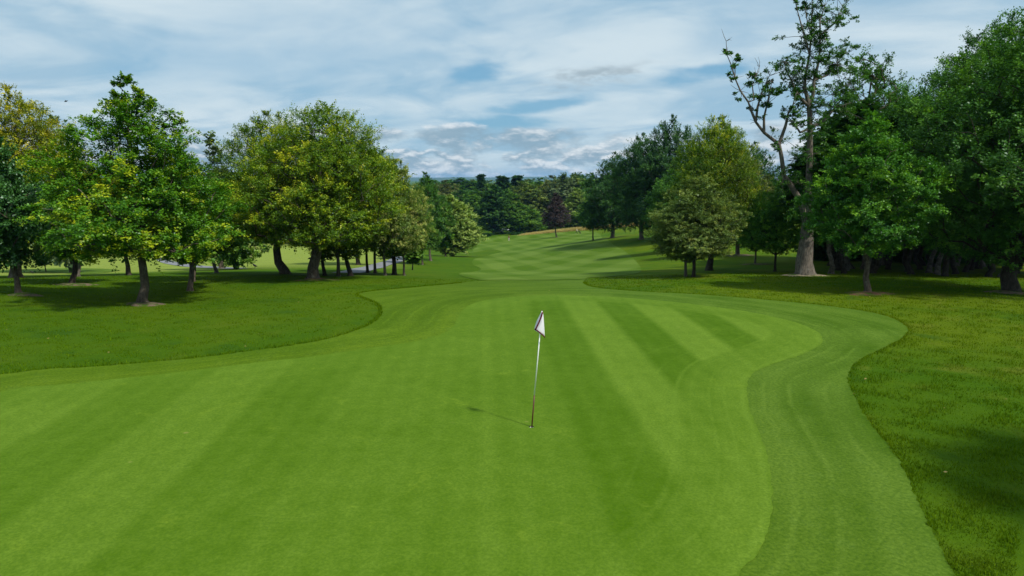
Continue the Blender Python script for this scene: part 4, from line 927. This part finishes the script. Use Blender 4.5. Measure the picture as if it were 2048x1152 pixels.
def person(px, py, rz, label, top_m, leg_m, stride, bend, hair=M_HAIR):
    b = hit(px, py); t = empty('person', b, rz); tag(t, label, 'person')
    V = [(0, 0, .93), (0, .02+bend*.3, 1.15), (0, .03+bend*.8, 1.38), (0, .04+bend, 1.50), (0, .06+bend*1.15, 1.60), (0, .05+bend*1.2, 1.70),
         (.10, 0, .86), (.12, stride*.5+.03, .48), (.13, stride, .09), (.14, stride+.16, .04),
         (-.10, 0, .86), (-.12, -stride*.5+.03, .48), (-.13, -stride, .09), (-.14, -stride+.16, .04),
         (.19, .03+bend*.8, 1.38), (.25, .02+bend*.8, 1.12), (.22, .20+bend*.9, .93), (.20, .27+bend*.9, .88),
         (-.19, .03+bend*.8, 1.38), (-.25, .02+bend*.8, 1.12), (-.22, .20+bend*.9, .93), (-.20, .27+bend*.9, .88)]
    E = [(0,1),(1,2),(2,3),(3,4),(4,5),(0,6),(6,7),(7,8),(8,9),(0,10),(10,11),(11,12),(12,13),(2,14),(14,15),(15,16),(16,17),(2,18),(18,19),(19,20),(20,21)]
    rr = [(.17,.12),(.155,.11),(.16,.10),.055,.085,.075,.095,.065,.045,.04,.095,.065,.045,.04,.065,.05,.038,.03,.065,.05,.038,.03]
    def pick(c):
        if c.z > 1.47: return 0
        if c.z < .10: return 3
        if c.z < .95 and abs(c.x) < .19 and c.y < .17+abs(stride): return 2
        if c.z < 1.08 and abs(c.x) > .17 and c.y > .08: return 0
        return 1
    skin_obj('body', V, E, rr, None, t, [M_SKIN, top_m, leg_m, M_SHOE], pick)
    hv = [(0, .03+bend*1.2, 1.68), (0, .0+bend*1.2, 1.62)]; skin_obj('hair', hv, [(0, 1)], [.092, .07], hair, t)
    for sx in (-1, 1): skin_obj('ear', [(sx*.088, .06+bend*1.2, 1.63), (sx*.095, .05+bend*1.2, 1.60)], [(0, 1)], [.014, .012], M_SKIN, t)
    skin_obj('nose', [(0, .135+bend*1.15, 1.615), (0, .16+bend*1.15, 1.60)], [(0, 1)], [.014, .012], M_SKIN, t)
    return t, b
person(1018, 481.5, R(170), 'walking golfer in dark red top and lavender trousers on the far fairway', M_WINE, M_LAV, .12, .02)
pt, pb = person(1153, 468, R(-80), 'golfer in cream top and black trousers striding beside the golf trolley', M_CREAM, M_BLACK, .30, .06)
M_GREYM = plain('grey_metal', (0.35, 0.36, 0.37), .35, .5, .7); M_TYRE = plain('black_rubber', (0.018, 0.018, 0.018), .8)
def wheel_mesh(name, r, w, k=18):
    V = []; prof_ = [(r*.35, -w*.4), (r*.9, -w*.5), (r, -w*.3), (r, w*.3), (r*.9, w*.5), (r*.35, w*.4)]
    for a in range(k):
        t_ = 2*math.pi*a/k
        for q, h in prof_: V.append((h, q*math.cos(t_), q*math.sin(t_)))
    m = len(prof_); me = bpy.data.meshes.new(name)
    me.from_pydata(V, [], [(a*m+i, a*m+i+1, ((a+1) % k)*m+i+1, ((a+1) % k)*m+i) for a in range(k) for i in range(m-1)]); me.update(); return me
def trolley(b):
    g = np.array([b[0]+.95, b[1]+.1]); z = terr(g[0], g[1]).item(); t = empty('golf_trolley', (g[0], g[1], z)); tag(t, 'black golf bag lying on a wheeled trolley behind the striding golfer', 'golf trolley')
    skin_obj('golf_bag', [(-.30, 0, .82), (0, 0, .58), (.34, 0, .34)], [(0, 1), (1, 2)], [.15, .16, .17], M_BLACK, t)
    tube('handle', (-.15, 0, .55), (-.72, 0, 1.02), .015, .015, M_GREYM, t); tube('frame', (-.25, 0, .62), (.40, 0, .16), .018, .018, M_GREYM, t); tube('axle', (.25, -.32, .15), (.25, .32, .15), .012, .012, M_GREYM, t)
    for y_ in (-.34, .34):
        w_ = link('wheel', wheel_mesh('trolley_wheel', .15, .05), M_TYRE, t); w_.location = (.25, y_, .15); w_.rotation_euler = (0, 0, math.pi/2)
    for i in range(4): tube('golf_club', (-.32, -.06+.04*i, .88), (-.58, -.09+.06*i, 1.10+.02*i), .008, .02, M_GREYM, t, 6)
trolley(pb)
M_GLASS = plain('car_glass', (0.02, 0.025, 0.03), .08, .6); M_LIGHT = plain('lamp_glass', (0.5, 0.5, 0.48), .2, .6)
def car(px, Y_, rz, colr, label):
    d = ray(px, 465); b = np.array([d[0]*Y_/d[1], Y_]); t = empty('parked_car', (b[0], b[1], terr(*b).item()), rz); tag(t, label, 'car', 'cars parked under the far wood')
    paint = plain('car_paint_'+label.split()[0], colr, .25, .5)
    prof_ = [(-2.1, .35), (-2.15, .75), (-1.95, .95), (-1.55, 1.0), (-.85, 1.42), (.55, 1.45), (1.25, .98), (2.0, .85), (2.15, .55), (2.1, .35)]
    def loft(name, pr, hw, taper, mat, par):
        V = []; n = len(pr)
        for s in (-1, 1):
            for x_, z_ in pr: V.append((x_, s*(hw-taper*max(0, z_-.95)), z_))
        me = bpy.data.meshes.new(name); me.from_pydata(V, [], [tuple(range(n))[::-1], tuple(range(n, 2*n))]+[(i, (i+1) % n, n+(i+1) % n, n+i) for i in range(n)]); me.update()
        o = link(name, me, mat, par); bv = o.modifiers.new('bevel', 'BEVEL'); bv.width = .06; bv.segments = 2; return o
    body = loft('body', prof_, .88, .35, paint, t)
    loft('side_window', [(-1.25, 1.02), (-.75, 1.34), (.5, 1.37), (1.0, 1.02)], .90, .33, M_GLASS, t)
    for x0, z0, x1, z1, nm in ((1.22, 1.03, .62, 1.42, 'windscreen'), (-1.50, 1.05, -.90, 1.39, 'rear_window')):
        s_ = 1 if x0 > 0 else -1; off = .03*s_
        me = bpy.data.meshes.new(nm); me.from_pydata([(x0+off, -.70, z0+.03), (x0+off, .70, z0+.03), (x1+off, .58, z1+.03), (x1+off, -.58, z1+.03)], [], [(0, 1, 2, 3)]); o = link(nm, me, M_GLASS, t); o.modifiers.new('th', 'SOLIDIFY').thickness = .02
    for x_ in (-1.3, 1.35):
        for y_ in (-.82, .82):
            w_ = link('wheel', wheel_mesh('car_wheel', .32, .2), M_TYRE, t); w_.location = (x_, y_, .32); w_.rotation_euler = (0, 0, math.pi/2)
    for y_ in (-.6, .6): skin_obj('headlight', [(2.08, y_-.12, .72), (2.08, y_+.12, .72)], [(0, 1)], [.07, .07], M_LIGHT, t)
car(996, 268, R(8), (0.70, 0.72, 0.74), 'white parked car leftmost of three under the far trees')
car(1013, 276, R(-60), (0.45, 0.46, 0.48), 'silver parked car between the two others under the far trees')
car(1028, 270, R(4), (0.68, 0.72, 0.73), 'pale parked car rightmost of three under the far trees')
def bird(loc, rz, label, flying=False, s=1.0):
    t = empty('crow', loc, rz); tag(t, label, 'bird')
    z = .16 if not flying else 0
    skin_obj('body', [(0, 0, z), (.10, 0, z+.05), (.17, 0, z+.12), (.21, 0, z+.13), (.27, 0, z+.12), (-.12, 0, z-.01), (-.26, 0, z-.03)], [(0,1),(1,2),(2,3),(3,4),(0,5),(5,6)], [.075, .065, .04, .036, .008, .05, .022], M_BLACK, t)
    if flying:
        for sy in (-1, 1):
            me = bpy.data.meshes.new('wing'); me.from_pydata([(.09, sy*.05, .03), (.12, sy*.25, .12), (.02, sy*.48, .10), (-.08, sy*.26, .10), (-.09, sy*.05, .02)], [], [(0, 1, 2, 3, 4)]); o = link('wing', me, M_BLACK, t); o.modifiers.new('th', 'SOLIDIFY').thickness = .015
    else:
        for sy in (-.03, .03): tube('leg', (.0, sy, -.01), (.0, sy, .13), .008, .008, M_BLACK, t, 6)
    t.scale = (s, s, s)
bird(hit(66, 548), R(200), 'black crow on the grass in front of the pale lower green', s=1.2)
bird(hit(510, 536), R(150), 'black crow on the dry grass left of the hornbeam trunks', s=1.5)
bird(tuple(at_depth(132, 203, 70)), R(20), 'small dark bird flying above the left trees', True, .7)
tree('bush', 'bush', (163, 532), 526, 5, 'deep', 'tiny dark round bush beyond the pale lower green', cat='bush')

# ------------------------------------------------------------------ far hill and the air in between
def hill():
    r = np.random.default_rng(3); xs = np.linspace(-4200, 4200, 120); V, Fc = [], []
    h = 30+7*np.sin(xs/620+.8)+4*np.sin(xs/290)+2*np.sin(xs/117)-np.abs(xs+700)/110
    for j, (dy, f) in enumerate(((-700, 0), (-350, .55), (0, 1.0), (350, .6), (700, 0))):
        for x_, z_ in zip(xs, h): V.append((x_, 8200+dy, -18+(z_+18)*f))
    n = len(xs)
    for j in range(4):
        for i in range(n-1): Fc.append((j*n+i, j*n+i+1, (j+1)*n+i+1, (j+1)*n+i))
    m, N, o = newmat('hill_woods'); p = pos(N); c = N.mix(N.noise(p, .006, 5), (0.03, 0.06, 0.025, 1), (0.08, 0.12, 0.04, 1)); principled(N, o, c, .9, .1)
    tag(link('hill', npmesh('hill', V, Fc, True), m), 'low wooded ridge blue on the horizon', 'hill', kind='structure')
hill()
def haze():
    me = bpy.data.meshes.new('haze'); a, b0, b1, z0, z1 = 9500, -600, 9500, -40, 62
    V = [(-a, b0, z0), (a, b0, z0), (a, b1, z0), (-a, b1, z0), (-a, b0, z1), (a, b0, z1), (a, b1, z1), (-a, b1, z1)]
    me.from_pydata(V, [], [(3, 2, 1, 0), (4, 5, 6, 7), (0, 1, 5, 4), (1, 2, 6, 5), (2, 3, 7, 6), (3, 0, 4, 7)]); me.update()
    m = bpy.data.materials.new('haze_air'); m.use_nodes = True; m.node_tree.nodes.clear(); N = NT(m.node_tree); o = N.n('ShaderNodeOutputMaterial')
    v = N.n('ShaderNodeVolumePrincipled'); v.inputs['Color'].default_value = (0.30, 0.60, 1.0, 1); v.inputs['Density'].default_value = 7e-5; v.inputs['Anisotropy'].default_value = 0.2
    N.L.new(v.outputs[0], o.inputs['Volume'])
    tag(link('haze', me, m), 'faint blue haze over the distance', 'haze', kind='stuff')
haze()
